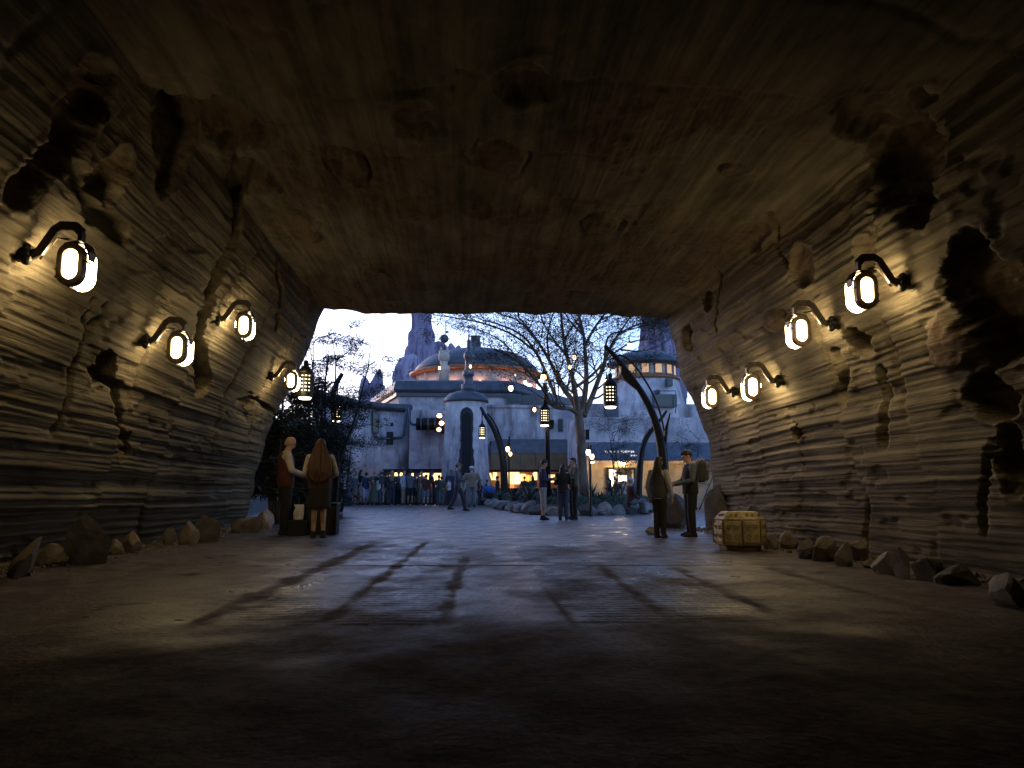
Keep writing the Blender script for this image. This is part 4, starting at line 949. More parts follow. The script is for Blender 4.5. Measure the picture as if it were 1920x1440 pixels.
def leafmesh(leaves, rr, per, spread, size, m, name, parent, droop=0):
    V = []; Fc = []
    for p, d, L in leaves:
        for k in range(per):
            c_ = p + Vector((rr.gauss(0, spread), rr.gauss(0, spread), rr.gauss(0, spread * .45) - droop * rr.random()))
            a_ = Vector((rr.uniform(-1, 1), rr.uniform(-1, 1), rr.uniform(-.4, .4))).normalized() * size * rr.uniform(.6, 1.5)
            b_ = a_.cross(Vector((rr.gauss(0, .4), rr.gauss(0, .4), 1))).normalized() * size * .22
            o = len(V); V += [tuple(c_ - a_), tuple(c_ + b_), tuple(c_ + a_), tuple(c_ - b_)]; Fc.append((o, o + 1, o + 2, o + 3))
    me = MB(); me.v = V; me.f = Fc; return me.build(name, m, parent)
rr = random.Random(12)
tree = thing('spreading_tree', 'pale barked thorn tree with many spreading limbs rising from the planted island', 'tree'); YT0 = 28.0
tb = MB(); lv = []
def limb(px, rad0, rad1, dy, sub=True):
    P_ = smooth([at(a_, b_, YT0 + dy * i / (len(px) - 1)) for i, (a_, b_) in enumerate(px)], 2); n_ = len(P_)
    rads = [.8 * (rad0 + (rad1 - rad0) * i / (n_ - 1)) for i in range(n_)]; tb.tube(P_, rads, 8)
    if sub:
        for i in range(n_ // 5, n_, 1):
            if rr.random() < .5 or i == n_ - 1:
                d = (P_[i] - P_[i - 1]).normalized(); a_ = rr.uniform(.5, 1.1) * rr.choice([-1, 1]) if i < n_ - 1 else rr.uniform(-.3, .3)
                nd = Matrix.Rotation(a_, 3, Vector((rr.gauss(0, .6), 1, rr.gauss(0, .6))).normalized()) @ d
                nd.y += rr.gauss(0, .5); nd.z = abs(nd.z) * .55 + .12; nd.normalize()
                grow(tb, lv, P_[i], nd, rr.uniform(.75, 1.35), max(.014, rads[i] * .42), 2, rr, .55, .06)
base_ = at(1096, 950, YT0); base_.z = .2
tr2 = smooth([base_, at(1094, 910, YT0), at(1090, 860, YT0), at(1089, 820, YT0), at(1086, 790, YT0), at(1085, 768, YT0)]); n_ = len(tr2)
tb.tube(tr2, [.215 - .06 * min(1, 2.5 * i / n_) + .015 * (i % 2) for i in range(n_)], 14)
limb([(1086, 778), (1068, 765), (1045, 765), (1032, 758), (1022, 735), (1004, 712), (985, 690), (955, 665), (925, 655)], .11, .03, -2.5)
limb([(1083, 772), (1075, 752), (1055, 728), (1042, 700), (1030, 675), (1015, 650), (995, 620), (970, 592)], .15, .03, 2.0)
limb([(1042, 745), (1020, 690), (1005, 660), (985, 632), (950, 612), (905, 600)], .09, .025, -1)
limb([(1084, 770), (1078, 735), (1072, 700), (1063, 668), (1057, 640), (1053, 600), (1050, 570)], .14, .035, -1.5)
limb([(1090, 775), (1098, 735), (1100, 700), (1097, 660), (1095, 630), (1088, 600), (1080, 570)], .15, .035, .8)
limb([(1097, 650), (1108, 625), (1125, 600), (1140, 580)], .08, .03, -.8)
limb([(1094, 780), (1110, 745), (1122, 712), (1133, 682), (1142, 655), (1158, 628), (1178, 600)], .15, .03, 1.5)
limb([(1076, 728), (1100, 712), (1122, 692), (1136, 676), (1160, 655), (1190, 638), (1212, 637)], .08, .02, -1.2)
limb([(1133, 682), (1136, 640), (1145, 625), (1170, 620), (1205, 612)], .06, .02, -.5)
limb([(1063, 668), (1040, 640), (1020, 610), (1010, 580)], .07, .02, 1.5)
limb([(1030, 675), (1025, 640), (1030, 610), (1040, 580)], .06, .02, -1.5)
limb([(1057, 640), (1070, 615), (1090, 590)], .06, .02, 1.5)
limb([(1095, 630), (1070, 605), (1055, 580)], .06, .02, -1.5)
limb([(1005, 660), (960, 625), (905, 605), (860, 597), (825, 592)], .06, .015, -2)
limb([(985, 690), (945, 640), (900, 618), (865, 612)], .05, .015, 1.5)
limb([(1015, 650), (975, 600), (940, 590), (905, 575)], .06, .015, 2)
limb([(1158, 628), (1190, 610), (1225, 600), (1250, 590)], .05, .015, 1)
limb([(1160, 655), (1200, 660), (1235, 650)], .05, .015, -1)
limb([(1125, 600), (1165, 585), (1200, 575)], .05, .015, -1)
tb.build('trunk', BARK, tree, True)
leafmesh(lv, rr, 10, .22, .07, LEAFD, 'crown', tree)
MB().box(at(1101, 815, 27.6), (.12, .2, .35)).build('fuse_box', IRON); tag(bpy.data.objects['fuse_box'], 'small dark box strapped to the right side of the tree trunk', 'box')
# thin shrub right of the trunk with drooping twigs
def shrub(name, px, Y, h, w, n_st, label, per=10, size=.05, m=LEAFD, spread=.12, z0=0, group=None, depth=2, trunks=None, cat='shrub', droop=.15, lean=0):
    t = thing(name, label, cat, (0, 0, 0), 0, group); b_ = at(px, 940, Y); b_.z = z0; mb_ = MB(); lv = []
    r3 = random.Random(px * 7 + int(Y))
    for k in range(n_st):
        d = Vector((r3.gauss(0, w) + lean, r3.gauss(0, w), 1)).normalized(); p = b_ + Vector((r3.gauss(0, .15), r3.gauss(0, .15), 0)); path = [p]; q = p.copy()
        for i in range(8):
            d = (d + Vector((r3.gauss(0, .12), r3.gauss(0, .12), .30))).normalized(); q = q + d * h / 8; path.append(q.copy())
            if i >= 2: 
                nd = Vector((r3.gauss(0, 1), r3.gauss(0, 1), r3.uniform(.1, .8))).normalized(); grow(mb_, lv, q, nd, h * .14 * r3.uniform(.7, 1.3), .018, depth, r3, .9, -.03)
        mb_.tube(path, [(.028 if 'thorn' in name else .075) * (1 - .85 * i / 8) for i in range(9)], 6)
    mb_.build('trunk', BARKD, t, True); leafmesh(lv, r3, per, spread, size, m, 'crown', t, droop); return t
shrub('feathery_tree', 598, 23.5, 5.4, .13, 6, 'dark feathery tree beside the lantern at the left exit', 20, .06, spread=.13, cat='tree')
shrub('feathery_tree', 560, 22.0, 3.9, .22, 6, 'dense dark tree filling the gap beside the left tunnel lip', 20, .075, spread=.2, cat='tree')
shrub('shrub', 520, 20.5, 2.6, .22, 6, 'dark shrub behind the bald man at the left exit', 24, .09, spread=.2)
shrub('shrub', 590, 25.5, 2.5, .25, 6, 'dark shrub behind the long haired woman', 24, .09, spread=.22)
shrub('shrub', 628, 30.0, 2.6, .18, 5, 'wispy shrub against the curved wing wall', 5, .05, spread=.15)
shrub('shrub', 560, 25.5, 2.0, .3, 6, 'low dark shrub at the left plaza edge', 20, .08, spread=.25)
shrub('thorn_shrub', 1165, 32.5, 3.6, .28, 5, 'thin twiggy shrub in front of the annexe wall right of the tree', 4, .06, spread=.2, z0=.2, droop=.05)
shrub('thorn_shrub', 1300, 33.0, 3.0, .25, 4, 'sparse twiggy shrub at the right end of the annexe wall', 4, .05, spread=.15, droop=.05)
# added plain box for the darkness of the planting bank left beyond the exit
MB().box((-9.5, 27, 2.5), (3.0, 16, 5.5), taper=.8).build('dark_bank_block', RKG); tag(bpy.data.objects['dark_bank_block'], kind='structure')
# ------------------------------------------------------------------ people
def cmat(n, c_, r_=.9): return mat('cloth_' + n, c_, r_, vary=.25, scale=9)
SK = mat('skin', (.45, .27, .19), .6); SKD = mat('tan_skin', (.30, .17, .11), .6)
CL = dict(black=(.018, .018, .02), dark=(.05, .05, .055), navy=(.035, .04, .09), white=(.62, .60, .58), cream=(.55, .51, .44), grey=(.17, .17, .18), lgrey=(.38, .38, .39), olive=(.10, .10, .06),
          khaki=(.25, .20, .14), jeans=(.05, .07, .13), maroon=(.09, .025, .02), brown=(.10, .05, .03), blue=(.06, .12, .35), teal=(.06, .10, .12), red=(.5, .05, .04), orange=(.55, .22, .08), pink=(.45, .25, .25), slate=(.10, .12, .15), lilac=(.5, .46, .6))
HR = dict(black=(.01, .008, .007), brown=(.05, .03, .018), auburn=(.11, .048, .02), grey=(.25, .24, .23), blonde=(.3, .2, .09), ginger=(.35, .13, .05))
def rem(o, v, sm=True):
    m = o.modifiers.new('remesh', 'REMESH'); m.mode = 'VOXEL'; m.voxel_size = v; m.use_smooth_shade = True
    s_ = o.modifiers.new('smooth', 'SMOOTH'); s_.factor = .5; s_.iterations = 3 if sm else 1
    return o
def limb2(mb_, a_, b_, r0, r1, n=10):
    a_ = Vector(a_); b_ = Vector(b_); d = (b_ - a_)
    ts = [-.5 * r0 / d.length * 1.4, 0, .3, .6, 1, 1 + .5 * r1 / d.length * 1.4]; rs_ = [r0 * .6, r0, r0 * 1.02 * .75 + r1 * .27, r0 * .35 + r1 * .67, r1, r1 * .6]
    mb_.tube([a_ + d * t for t in ts], rs_, n)
POSES = {  # elbow L, wrist L, elbow R, wrist R relative (x,y forward,z) ; leg spread / stride ; head pitch, torso lean
 'stand': dict(el=(-.26, -.03, 1.13), wl=(-.27, .07, .87), er=(.26, -.03, 1.13), wr=(.27, .07, .87)),
 'phone': dict(el=(-.25, .02, 1.14), wl=(-.07, .27, 1.16), er=(.25, .02, 1.14), wr=(.08, .27, 1.18), hp=.45),
 'work': dict(el=(-.25, .04, 1.13), wl=(-.10, .33, 1.04), er=(.26, .05, 1.13), wr=(.10, .34, 1.04), hp=.55),
 'cross': dict(el=(-.25, .10, 1.15), wl=(.06, .22, 1.13), er=(.25, .10, 1.15), wr=(-.06, .24, 1.17)),
 'hip': dict(el=(-.36, -.06, 1.20), wl=(-.20, .05, 1.0), er=(.26, -.02, 1.13), wr=(.25, .12, .90)),
 'up': dict(el=(-.26, .20, 1.28), wl=(-.08, .26, 1.50), er=(.27, .14, 1.22), wr=(.09, .27, 1.45)),
 'walk': dict(el=(-.26, -.12, 1.14), wl=(-.25, .0, .92), er=(.26, .10, 1.15), wr=(.22, .33, 1.08), stride=.26),
 'sit': dict(el=(-.25, .08, 1.13), wl=(-.12, .30, 1.0), er=(.25, .08, 1.13), wr=(.12, .30, 1.0), sit=True)}
def person(label, px, fy, hy, face, pose='stand', top='dark', bot='dark', btype='pants', sleeve='long', hair='brown', hairlen='short', hat=None, skin=0, vest=None, fine=False, group=None, Y=None, wide=1.0, seat=None, spread=.09, headturn=0, shoe='black'):
    g0 = gr(px, fy) if Y is None else Vector((at(px, fy, Y).x, Y, 0))
    if seat is not None: g0 = Vector(seat)
    hz = at(px, hy, g0.y).z; h = hz if seat is None else 1.75
    k = h / 1.76
    rz = face   # 0 = facing away (+y); pi = towards the camera; pi/2 = left; -pi/2 = right
    t = thing('person', label, 'person', g0, rz, group); t.scale = (k * wide ** .5, k * wide ** .5, k)
    Q = POSES[pose]; sit = Q.get('sit'); stv = Q.get('stride', 0); hp = Q.get('hp', .05)
    dz = -.47 if sit else 0
    vs_ = .009 if fine else .015; vc = .014 if fine else .024
    w = wide
    def T(p): return Vector((p[0] * w, p[1], p[2] + dz))
    sh = [T((-.175, -.01, 1.42)), T((.175, -.01, 1.42))]; E = [T(Q['el']), T(Q['er'])]; Wr = [T(Q['wl']), T(Q['wr'])]
    hip = [Vector((-.09 * w, 0, .92 + dz)), Vector((.09 * w, 0, .92 + dz))]
    if sit: kn = [Vector((-.13, .42, .50)), Vector((.13, .42, .50))]; an = [Vector((-.14, .50, .09)), Vector((.14, .46, .09))]
    else:
        kn = [Vector((-spread, .02 + stv * .6, .50)), Vector((spread, .02 - stv * .35, .50))]; an = [Vector((-spread - .01, stv, .09)), Vector((spread + .01, -stv * 1.1, .10 if not stv else .14))]
    hc = Vector((0, .02 + .06 * hp, 1.635 + dz - .02 * hp)); HM = Matrix.Rotation(headturn, 3, 'Z') @ Matrix.Rotation(-hp, 3, 'X')
    def HP(x, y, z): return hc + HM @ Vector((x, y, z))
    b_ = MB()
    # head, face, ears, neck
    b_.ell(HP(0, -.012, .02), (.076, .094, .098), 16, 12, HM); b_.ell(HP(0, .02, -.045), (.058, .068, .072), 14, 10, HM); b_.ell(HP(0, .088, -.012), (.013, .022, .026), 8, 6, HM)
    b_.ell(HP(0, .062, -.088), (.028, .022, .022), 8, 6, HM); b_.ell(HP(0, .075, .030), (.045, .02, .012), 8, 6, HM); b_.ell(HP(0, .080, -.052), (.024, .012, .008), 8, 6, HM)
    for s_ in (-1, 1): b_.ell(HP(s_ * .078, -.01, -.008), (.012, .02, .032), 8, 6, HM)
    limb2(b_, T((0, -.015, 1.42)), hc + Vector((0, -.01, -.07)), .062, .052)
    b_.loft([(0, 0, .86 + dz, .15 * w, .10), (0, 0, .98 + dz, .155 * w, .105), (0, 0, 1.1 + dz, .135 * w, .095), (0, 0, 1.28 + dz, .165 * w, .105), (0, -.01, 1.38 + dz, .165 * w, .10), (0, -.01, 1.45 + dz, .09 * w, .06)])
    for i in range(2):
        limb2(b_, sh[i], E[i], .052, .038); limb2(b_, E[i], Wr[i], .038, .026)
        lk_ = .78 if btype == 'pants' else 1
        limb2(b_, hip[i], kn[i], .082 * lk_, .052 * lk_); limb2(b_, kn[i], an[i], .052 * lk_, .036)
        if lk_ == 1: b_.ell((kn[i] + an[i]) / 2 + Vector((0, -.02, .07)), (.048, .052, .11))
        b_.ell(an[i] + Vector((0, .06, -.05)), (.032, .10, .03))
        # hand: palm, four fingers, thumb
        fd = (Wr[i] - E[i]).normalized(); sd_ = Vector((0, 0, 1)) if abs(fd.z) < .8 else Vector((0, 1, 0)); sd_ = (sd_ - fd * sd_.dot(fd)).normalized(); nr = fd.cross(sd_)
        if nr.z > 0 or abs(fd.z) > .8 and nr.x * (1 if i == 0 else -1) < 0: nr = -nr
        pc = Wr[i] + fd * .05; q = Matrix((sd_, nr, fd)).transposed(); b_.ell(pc, (.042, .017, .055), 10, 8, q)
        for f_ in range(4):
            o_ = (f_ - 1.5) * .022; L = (.068, .078, .074, .058)[f_]; p0 = Wr[i] + fd * .075 + sd_ * o_; p1 = p0 + fd * L * .45 + nr * .008; p2 = p1 + fd * L * .32 + nr * .022; p3 = p2 + fd * L * .12 + nr * .026
            b_.tube([p0, p1, p2, p3], [.0105, .0100, .0092, .0075], 7)
        p0 = Wr[i] + fd * .025 + sd_ * .025; p1 = p0 + fd * .03 + sd_ * .025 + nr * .008; p2 = p1 + fd * .03 + sd_ * .006 + nr * .014; b_.tube([p0, p1, p2], [.013, .011, .009], 7)
    rem(b_.build('body', SKD if skin else SK, t), vs_)
    # top garment
    g_ = MB()
    g_.loft([(0, 0, (.84 if btype != 'skirt' else .95) + dz, .168 * w, .125), (0, 0, .98 + dz, .172 * w, .128), (0, .005, 1.12 + dz, .155 * w, .118), (0, 0, 1.28 + dz, .185 * w, .125), (0, -.01, 1.38 + dz, .185 * w, .118), (0, -.01, 1.455 + dz, .115 * w, .078), (0, -.01, 1.485 + dz, .07, .064)])
    for i in range(2):
        g_.ell(sh[i], (.066, .066, .062))
        if sleeve == 'long': limb2(g_, sh[i], E[i], .066, .053); limb2(g_, E[i], E[i].lerp(Wr[i], .95), .053, .04)
        else: limb2(g_, sh[i], sh[i].lerp(E[i], .62), .066, .060)
    rem(g_.build('shirt' if sleeve == 'short' or vest else 'jacket', cmat(top, CL[top]), t), vc)
    if vest:
        v_ = MB(); v_.loft([(0, 0, .86, .182 * w, .142), (0, 0, 1.0, .186 * w, .144), (0, .005, 1.12, .172 * w, .134), (0, 0, 1.28, .192 * w, .140), (0, -.01, 1.38, .165 * w, .132), (0, -.01, 1.46, .105 * w, .088)]); rem(v_.build('vest', cmat(vest, CL[vest]), t), vc)
    # bottoms
    p_ = MB()
    p_.loft([(0, 0, .84 + dz, .155 * w, .118), (0, 0, .92 + dz, .172 * w, .128), (0, 0, 1.02 + dz, .160 * w, .120)])
    if btype == 'skirt': p_.loft([(0, 0, .52, .20, .17), (0, 0, .6, .205, .175), (0, 0, .8, .19, .155), (0, 0, 1.0, .165, .125)])
    elif btype == 'longskirt': p_.loft([(0, 0, .14, .25, .22), (0, 0, .5, .22, .18), (0, 0, .8, .19, .155), (0, 0, 1.0, .165, .125)])
    else:
        for i in range(2):
            limb2(p_, hip[i] + Vector((0, 0, -.02)), kn[i], .102, .076)
            if btype == 'pants': limb2(p_, kn[i], an[i] + Vector((0, 0, .0)), .080, .064); p_.ell(kn[i], (.078, .08, .08))
            elif btype == 'shorts': pass
            elif btype == 'cropped': limb2(p_, kn[i], kn[i].lerp(an[i], .35), .078, .072)
    rem(p_.build('skirt' if 'skirt' in btype else ('shorts' if btype != 'pants' else 'trousers'), cmat(bot, CL[bot]), t), vc)
    for i in range(2):
        s_ = MB(); a_ = an[i]; s_.loft([(a_.x, a_.y + .05, a_.z - .092, .048, .135), (a_.x, a_.y + .05, a_.z - .07, .050, .137), (a_.x, a_.y + .045, a_.z - .045, .048, .125), (a_.x, a_.y, a_.z + .0, .046, .06), (a_.x, a_.y - .005, a_.z + .035, .044, .05)], 14)
        s_.build('shoe', cmat(shoe, CL[shoe]), t, True)
    # hair / hats
    if hairlen != 'bald':
        h_ = MB(); h_.ell(HP(0, -.028, .032), (.086, .096, .098), 16, 10, HM); h_.ell(HP(0, .02, .085), (.062, .065, .04), 12, 8, HM)
        if hairlen == 'long':
            h_.loft([(0, -.09, 1.20 + dz, .10, .03), (0, -.10, 1.32 + dz, .12, .04), (0, -.085, 1.45 + dz, .115, .05), (0, -.05, 1.56 + dz, .095, .075), (0, -.03, 1.66 + dz, .086, .09)])
        if hairlen == 'waist':
            h_.loft([(.0, -.19, .98, .09, .02), (0, -.185, 1.05, .16, .03), (0, -.18, 1.2, .185, .038), (0, -.15, 1.36, .18, .05), (0, -.11, 1.46, .14, .06), (0, -.06, 1.57, .10, .08), (0, -.03, 1.68, .088, .092)])
            hs_ = MB(); r7 = random.Random(5)
            for q in range(64):
                x_ = r7.uniform(-1, 1); o_ = r7.gauss(0, .008); e_ = r7.uniform(.90, 1.08)
                hs_.tube([(x_ * .07, -.085 - .05 * (1 - x_ * x_), 1.66), (x_ * .115, -.09 - .05 * (1 - x_ * x_) + o_, 1.55), (x_ * .165, -.14 - .055 * (1 - x_ * x_) + o_, 1.40), (x_ * .195 + o_, -.16 - .06 * (1 - x_ * x_), 1.25), (x_ * .185 - o_ * 2, -.165 - .055 * (1 - x_ * x_), 1.12), (x_ * .15 + o_ * 3, -.17 - .04 * (1 - x_ * x_), e_)], [.006, .012, .013, .013, .011, .003], 5)
            hs_.build('hair_strands', mat('hair_auburn_light', (.10, .048, .026), .5, vary=.55, scale=30, stretch=(5, 5, .5)), t, True)
        if hairlen == 'bun': h_.ell(HP(0, -.12, .06), (.045, .045, .045))
        rem(h_.build('hair', mat('hair_' + hair, HR[hair], .6, vary=.4, scale=25, stretch=(6, 6, .6)), t), .012 if fine else .018)
    else:
        h_ = MB(); h_.lathe([(.080, -.045), (.083, -.01), (.082, .01)], 16, HP(0, -.02, .0), math.pi * 1.02, math.pi * 1.98, sx=1, sy=1.08); h_.build('hair_fringe', mat('hair_grey', HR['grey'], .8), t, True)
    if fine:
        for s_ in (-1, 1): MB().ell(HP(s_ * .03, .080, .006), (.011, .006, .006), 8, 6, HM).build('eye', mat('dark_eye', (.02, .015, .01), .2), t, True)
    if hat:
        h_ = MB(); h_.ell(HP(0, -.015, .055), (.092, .108, .080), 16, 10, HM); h_.build('cap', cmat(hat, CL[hat]), t, True)
        MB().ell(HP(0, .115, .045), (.068, .07, .010), 12, 6, HM).build('cap_brim', cmat(hat, CL[hat]), t, True)
    return t
PI = math.pi; LEFT = PI / 2; RIGHT = -PI / 2; AWAY = 0.0; TOW = PI
person('bald man in dark red waistcoat and white sleeves working beside the long haired woman', 532, 1003, 817, RIGHT + .35, 'work', 'cream', 'black', vest='maroon', hairlen='bald', fine=True, skin=0, wide=1.12)
person('woman with waist length auburn hair and black skirt, back to the camera', 596, 1009, 822, AWAY + .1, 'work', 'cream', 'black', 'skirt', vest='brown', hair='auburn', hairlen='waist', fine=True, wide=1.05, spread=.075)
person('woman in dark tabard and boots with long dark hair at the right exit', 1238, 1009, 856, RIGHT + .9, 'stand', 'lgrey', 'black', vest='dark', hair='black', hairlen='long', fine=True, spread=.07)
person('stout man in grey shirt and dark waistcoat facing left at the right exit', 1297, 1006, 843, LEFT, 'work', 'slate', 'black', vest='black', hair='black', fine=True, wide=1.18, headturn=0)
person('man in navy jacket and pale cropped shorts looking down at a phone', 1018, 975, 861, RIGHT, 'phone', 'navy', 'lgrey', 'cropped', hair='black', fine=True)
person('dark haired woman in black jacket and jeans between two standing men', 1056, 975, 870, AWAY - .3, 'phone', 'black', 'jeans', hair='black', hairlen='long', fine=True)
person('bearded man in olive grey hooded jacket facing left beside the tree', 1076, 974, 858, LEFT + .3, 'cross', 'olive', 'black', hair='black', fine=True, headturn=.1)
p8 = at(1180, 930, 27.3); rock('boulder', 0, 0, .7, .55, .6, 77, RKG, 'flat boulder that the seated man in the pale cap sits on', None, loc=(p8.x, 27.2, 0))
person('seated man in dark red jacket and pale cap on the island boulders', 1180, 960, 880, RIGHT + .2, 'sit', 'maroon', 'grey', hair='grey', hat='lilac', seat=(p8.x, 27.1, -.02), Y=27.1)
person('man in pale cap and slate jacket walking across the plaza', 858, 958, 868, RIGHT - .2, 'walk', 'slate', 'dark', hair='black', hat='khaki', fine=True)
person('broad man in olive khaki jacket and white cap seen from behind', 884, 951, 874, AWAY, 'stand', 'khaki', 'grey', hair='grey', hat='white', wide=1.25)
gc = 'people queueing in front of the hall'
crowd = [
 (634, 943, 888, AWAY, 'stand', 'lgrey', 'jeans', 'pants', 'short', 'blonde', 'short', None, 'person in light grey shirt and jeans near the left end of the queue'),
 (665, 943, 889, AWAY, 'cross', 'teal', 'khaki', 'shorts', 'short', 'brown', 'short', 'white', 'person in teal top, khaki shorts and white cap'),
 (710, 942, 886, TOW, 'stand', 'white', 'jeans', 'pants', 'short', 'black', 'long', None, 'person in white top and jeans facing the camera in the queue'),
 (762, 942, 886, TOW, 'phone', 'cream', 'dark', 'pants', 'long', 'brown', 'long', None, 'person in cream jacket facing the camera in the queue'),
 (776, 945, 888, RIGHT, 'hip', 'lgrey', 'navy', 'shorts', 'short', 'black', 'short', None, 'person in pale grey top and navy shorts with hand on hip'),
 (790, 942, 883, TOW, 'up', 'khaki', 'grey', 'pants', 'short', 'brown', 'short', None, 'person in khaki top holding both hands at the face'),
 (804, 943, 890, AWAY, 'stand', 'red', 'grey', 'shorts', 'short', 'brown', 'short', None, 'shorter person in red top beside the maroon one'),
 (868, 945, 889, LEFT, 'stand', 'lgrey', 'dark', 'pants', 'long', 'blonde', 'short', None, 'person in light grey behind the walking man'),
 (892, 944, 893, AWAY, 'cross', 'white', 'jeans', 'pants', 'short', 'brown', 'long', None, 'person in white top behind the broad khaki jacket'),
 (622, 944, 887, RIGHT, 'stand', 'dark', 'dark', 'pants', 'short', 'black', 'long', None, 'person in dark clothes half hidden behind the auburn haired woman'),
 (629, 944, 889, TOW, 'phone', 'brown', 'khaki', 'pants', 'long', 'black', 'long', None, 'long haired person in brown at the left end of the queue'),
 (643, 943, 886, RIGHT, 'phone', 'white', 'black', 'shorts', 'short', 'brown', 'short', None, 'person in bright white shirt and black shorts in the queue'),
 (655, 944, 886, LEFT, 'phone', 'dark', 'navy', 'pants', 'short', 'black', 'short', 'dark', 'person with dark cap facing the white shirted one'),
 (677, 945, 883, RIGHT, 'up', 'black', 'white', 'shorts', 'short', 'black', 'long', None, 'person in black top and white shorts with hands at the face'),
 (688, 945, 885, AWAY, 'stand', 'navy', 'lilac', 'cropped', 'short', 'black', 'short', None, 'person in navy top and pale cropped trousers in the queue'),
 (702, 945, 884, AWAY, 'cross', 'olive', 'olive', 'longskirt', 'short', 'grey', 'short', None, 'grey haired person in long olive dress in the queue'),
 (716, 945, 880, AWAY, 'hip', 'black', 'khaki', 'shorts', 'short', 'brown', 'short', 'khaki', 'broad person in black jacket, khaki shorts and cap'),
 (727, 944, 883, LEFT, 'phone', 'pink', 'grey', 'pants', 'short', 'brown', 'short', None, 'person in dusty pink top right of the broad black jacket'),
 (737, 942, 884, AWAY, 'stand', 'dark', 'dark', 'pants', 'long', 'blonde', 'long', None, 'blonde person in dark clothes near the first lit panel'),
 (747, 945, 879, AWAY, 'hip', 'grey', 'dark', 'pants', 'long', 'brown', 'short', None, 'person in grey hooded top with hand on hip'),
 (757, 943, 882, RIGHT, 'stand', 'lgrey', 'khaki', 'pants', 'long', 'brown', 'short', None, 'slim person in light grey top behind the grey hood'),
 (769, 946, 880, AWAY, 'cross', 'slate', 'black', 'shorts', 'short', 'black', 'short', None, 'person in slate top and black shorts with bare calves'),
 (783, 943, 884, LEFT, 'stand', 'orange', 'khaki', 'cropped', 'short', 'brown', 'short', None, 'person in orange top in the queue'),
 (797, 946, 886, AWAY, 'stand', 'maroon', 'grey', 'shorts', 'short', 'brown', 'short', None, 'person in maroon top and grey shorts left of the tower'),
 (810, 944, 884, RIGHT, 'phone', 'black', 'dark', 'pants', 'long', 'black', 'long', None, 'long haired person in black beside the bright menu panel'),
 (821, 944, 887, AWAY, 'stand', 'dark', 'teal', 'pants', 'long', 'black', 'bun', None, 'person with a hair bun in dark top left of the tower'),
 (830, 945, 890, AWAY, 'stand', 'olive', 'grey', 'pants', 'short', 'brown', 'short', None, 'short person in olive shirt beside the dotted skirt'),
 (840, 947, 893, LEFT, 'work', 'white', 'black', 'longskirt', 'short', 'black', 'bun', None, 'person in pale top and long black skirt before the tower'),
 (845, 942, 882, TOW, 'stand', 'navy', 'navy', 'pants', 'long', 'black', 'short', None, 'dark haired person in navy behind the pale topped one'),
 (899, 947, 897, RIGHT, 'work', 'maroon', 'dark', 'pants', 'long', 'black', 'long', None, 'person in maroon right of the broad khaki jacket'),
 (911, 944, 898, RIGHT, 'work', 'slate', 'jeans', 'pants', 'long', 'brown', 'short', None, 'person in slate blue bending over the pushchair'),
 (935, 941, 890, LEFT, 'stand', 'black', 'dark', 'pants', 'long', 'black', 'short', None, 'silhouetted person left of the brightest orange panel'),
 (984, 940, 892, AWAY, 'stand', 'dark', 'dark', 'pants', 'long', 'black', 'short', None, 'silhouetted person against the bright orange panel'),
 (1000, 940, 893, AWAY, 'cross', 'teal', 'dark', 'pants', 'long', 'brown', 'long', None, 'person in teal right of the bright orange panel'),
 (1142, 936, 893, LEFT, 'phone', 'black', 'black', 'pants', 'long', 'black', 'long', None, 'dark silhouetted person left of the lit annexe doorway'),
 (1157, 937, 896, AWAY, 'stand', 'dark', 'dark', 'pants', 'long', 'black', 'short', None, 'person in dark clothes inside the annexe doorway glow'),
 (1167, 938, 899, RIGHT, 'cross', 'white', 'grey', 'pants', 'short', 'black', 'short', None, 'person in white shirt before the annexe doorway'),
 (1193, 938, 893, AWAY, 'stand', 'blue', 'dark', 'pants', 'long', 'black', 'short', None, 'person in blue right of the annexe doorway'),
 (1222, 940, 897, LEFT, 'phone', 'dark', 'dark', 'pants', 'long', 'black', 'short', 'black', 'person in dark cap behind the arched pole')]
for c_ in crowd:
    px, fy, hy, fc, po, tp, bt, ty, sl, hr, hl, ht, lb = c_
    Yc = 43.0 + (945 - fy) * .25 if px < 1100 else 34.5
    if px < 1100: Yc = (41.6 if px < 665 else 43.5) + random.uniform(-.4, .4) - max(0, fy - 945) * .5
    if 930 < px < 1100: Yc = 42.5
    person(lb, px + random.uniform(-2.5, 2.5), fy, hy + random.uniform(-2.5, 3.5), fc + random.uniform(-.4, .4), po, tp, bt, ty, sl, hr, hl, ht, skin=random.random() < .4, group=gc if px < 1100 else 'people near the annexe door', Y=Yc, wide=1.25 if 'broad' in lb else random.uniform(.95, 1.12))

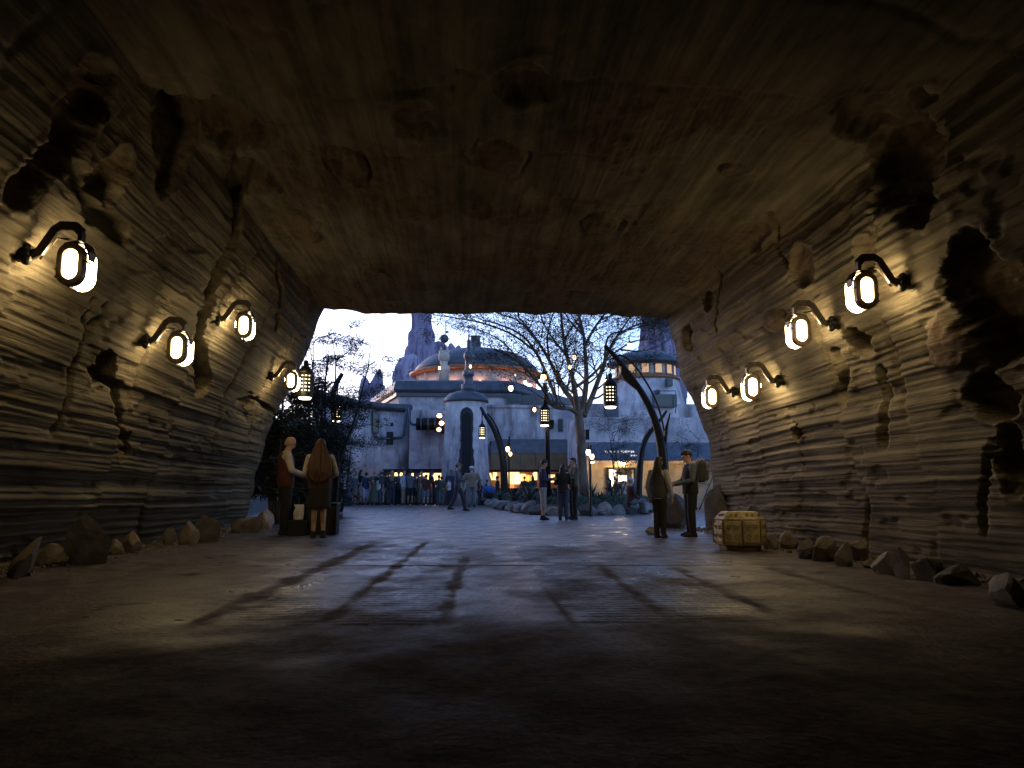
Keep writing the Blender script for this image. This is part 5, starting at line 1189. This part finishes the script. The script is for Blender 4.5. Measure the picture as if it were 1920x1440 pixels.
# things people hold or stand beside
def simple(name, label, cat, parts, loc, rz=0, group=None):
    t = thing(name, label, cat, loc, rz, group)
    for nm, mb_, m_, bv in parts: mb_.build(nm, m_, t, bevel=bv)
    return t
BK = cmat('black', CL['black'])
p = gr(600, 1005); simple('trunk_case', 'dark upright case standing behind the bare legs of the woman', 'case', [('shell', MB().box((0, 0, .28), (.62, .42, .56)), BK, .03), ('lid', MB().box((0, 0, .585), (.64, .44, .04)), IRON, .01), ('latch', MB().box((.1, -.24, .5), (.06, .02, .08)), LRING, .004), ('handle', MB().tube([(-.15, 0, .6), (-.12, 0, .68), (.12, 0, .68), (.15, 0, .6)], .015, 6), IRON, 0)], (p.x - .08, p.y + .6, 0))
p = gr(530, 1003); simple('folding_stand', 'small black table stand between bald man and long haired woman', 'stand', [('tabletop', MB().box((0, 0, .86), (.5, .34, .03)), BK, .005), ('leg', MB().tube([(-.2, -.1, 0), (.12, .1, .85)], .016, 6), IRON, 0), ('leg', MB().tube([(.2, -.1, 0), (-.12, .1, .85)], .016, 6), IRON, 0)], (p.x + .45, p.y + .35, 0))
p = at(560, 950, 15.4); t = thing('paper_bag', 'crumpled pale paper bag on the dark case between the couple', 'bag', (p.x, p.y, .30)); m = MB(); m.loft([(0, 0, 0, .09, .06), (0, 0, .12, .10, .07), (.02, 0, .22, .08, .04), (.0, 0, .28, .10, .02)], 9); m.build('sack', cmat('white', CL['white']), t); MB().box((0, 0, -.15), (.3, .3, .28)).build('plinth', BK, t)
p = at(1014, 897, 23.1); 
for px, py, Y, lb, rz in ((1030, 894, 22.9, 'dark phone held by the man in pale shorts', 0), (847, 900, 31.0, 'dark phone', 0)):
    if px < 1000: continue
    simple('phone', lb, 'phone', [('case', MB().box((0, 0, 0), (.012, .075, .15)), BK, .004), ('screen', MB().box((-.0085, 0, 0), (.004, .066, .135)), mat('dim_screen', (.1, .1, .12), .2, emit=(.5, .6, 1), est=.25), 0)], at(px, py, Y), rz)
# pushchair
p = at(920, 945, 41.8); t = thing('pushchair', 'dark pushchair with blue canopy left of the planted island', 'pushchair', (p.x, p.y, 0), .3)
MB().box((0, 0, .5), (.7, .45, .3), Matrix.Rotation(.3, 3, 'Y')).build('seat', BK, t, bevel=.04)
MB().ell((-.1, 0, .78), (.4, .27, .26)).build('canopy', cmat('blue', CL['blue']), t, True)
for x in (-.35, .38):
    for y in (-.25, .25): MB().tube([(x, y - .02, .14), (x, y + .02, .14)], .14, 14).build('wheel', BK, t)
for y in (-.22, .22): MB().tube([(.38, y, .14), (-.1, y, .5), (-.5, y, 1.0)], .018, 6).build('frame', IRON, t); 
MB().tube([(-.5, -.22, 1.0), (-.5, .22, 1.0)], .02, 6).build('handle', BK, t)
# backpacks
for px, fy, Yb, cn, lb in ((797, 905, 43.0, 'maroon', 'maroon backpack on the person in maroon'), (716, 900, 43.0, 'dark', 'dark backpack on the broad person in the queue'), (1314, 884, 14.75, 'dark', 'dark pack with pale straps on the back of the stout man')):
    p = at(px, fy, Yb); s_ = 1 if Yb > 20 else .95
    t = thing('backpack', lb, 'backpack', (p.x, p.y - (.12 if Yb > 20 else 0), p.z), 0 if Yb > 20 else PI / 2)
    MB().box((0, 0, 0), (.3 * s_, .16, .42 * s_)).build('pack', cmat(cn, CL[cn]), t, bevel=.05); MB().box((0, -.09, -.07), (.22 * s_, .07, .2 * s_)).build('pocket', cmat(cn, CL[cn]), t, bevel=.025)
    for sx in (-1, 1): MB().tube([(sx * .1, .07, .19), (sx * .1, .02, .24), (sx * .1, -.04, .2)], .014, 5).build('strap', cmat('lgrey' if Yb < 20 else cn, CL['lgrey' if Yb < 20 else cn]), t)
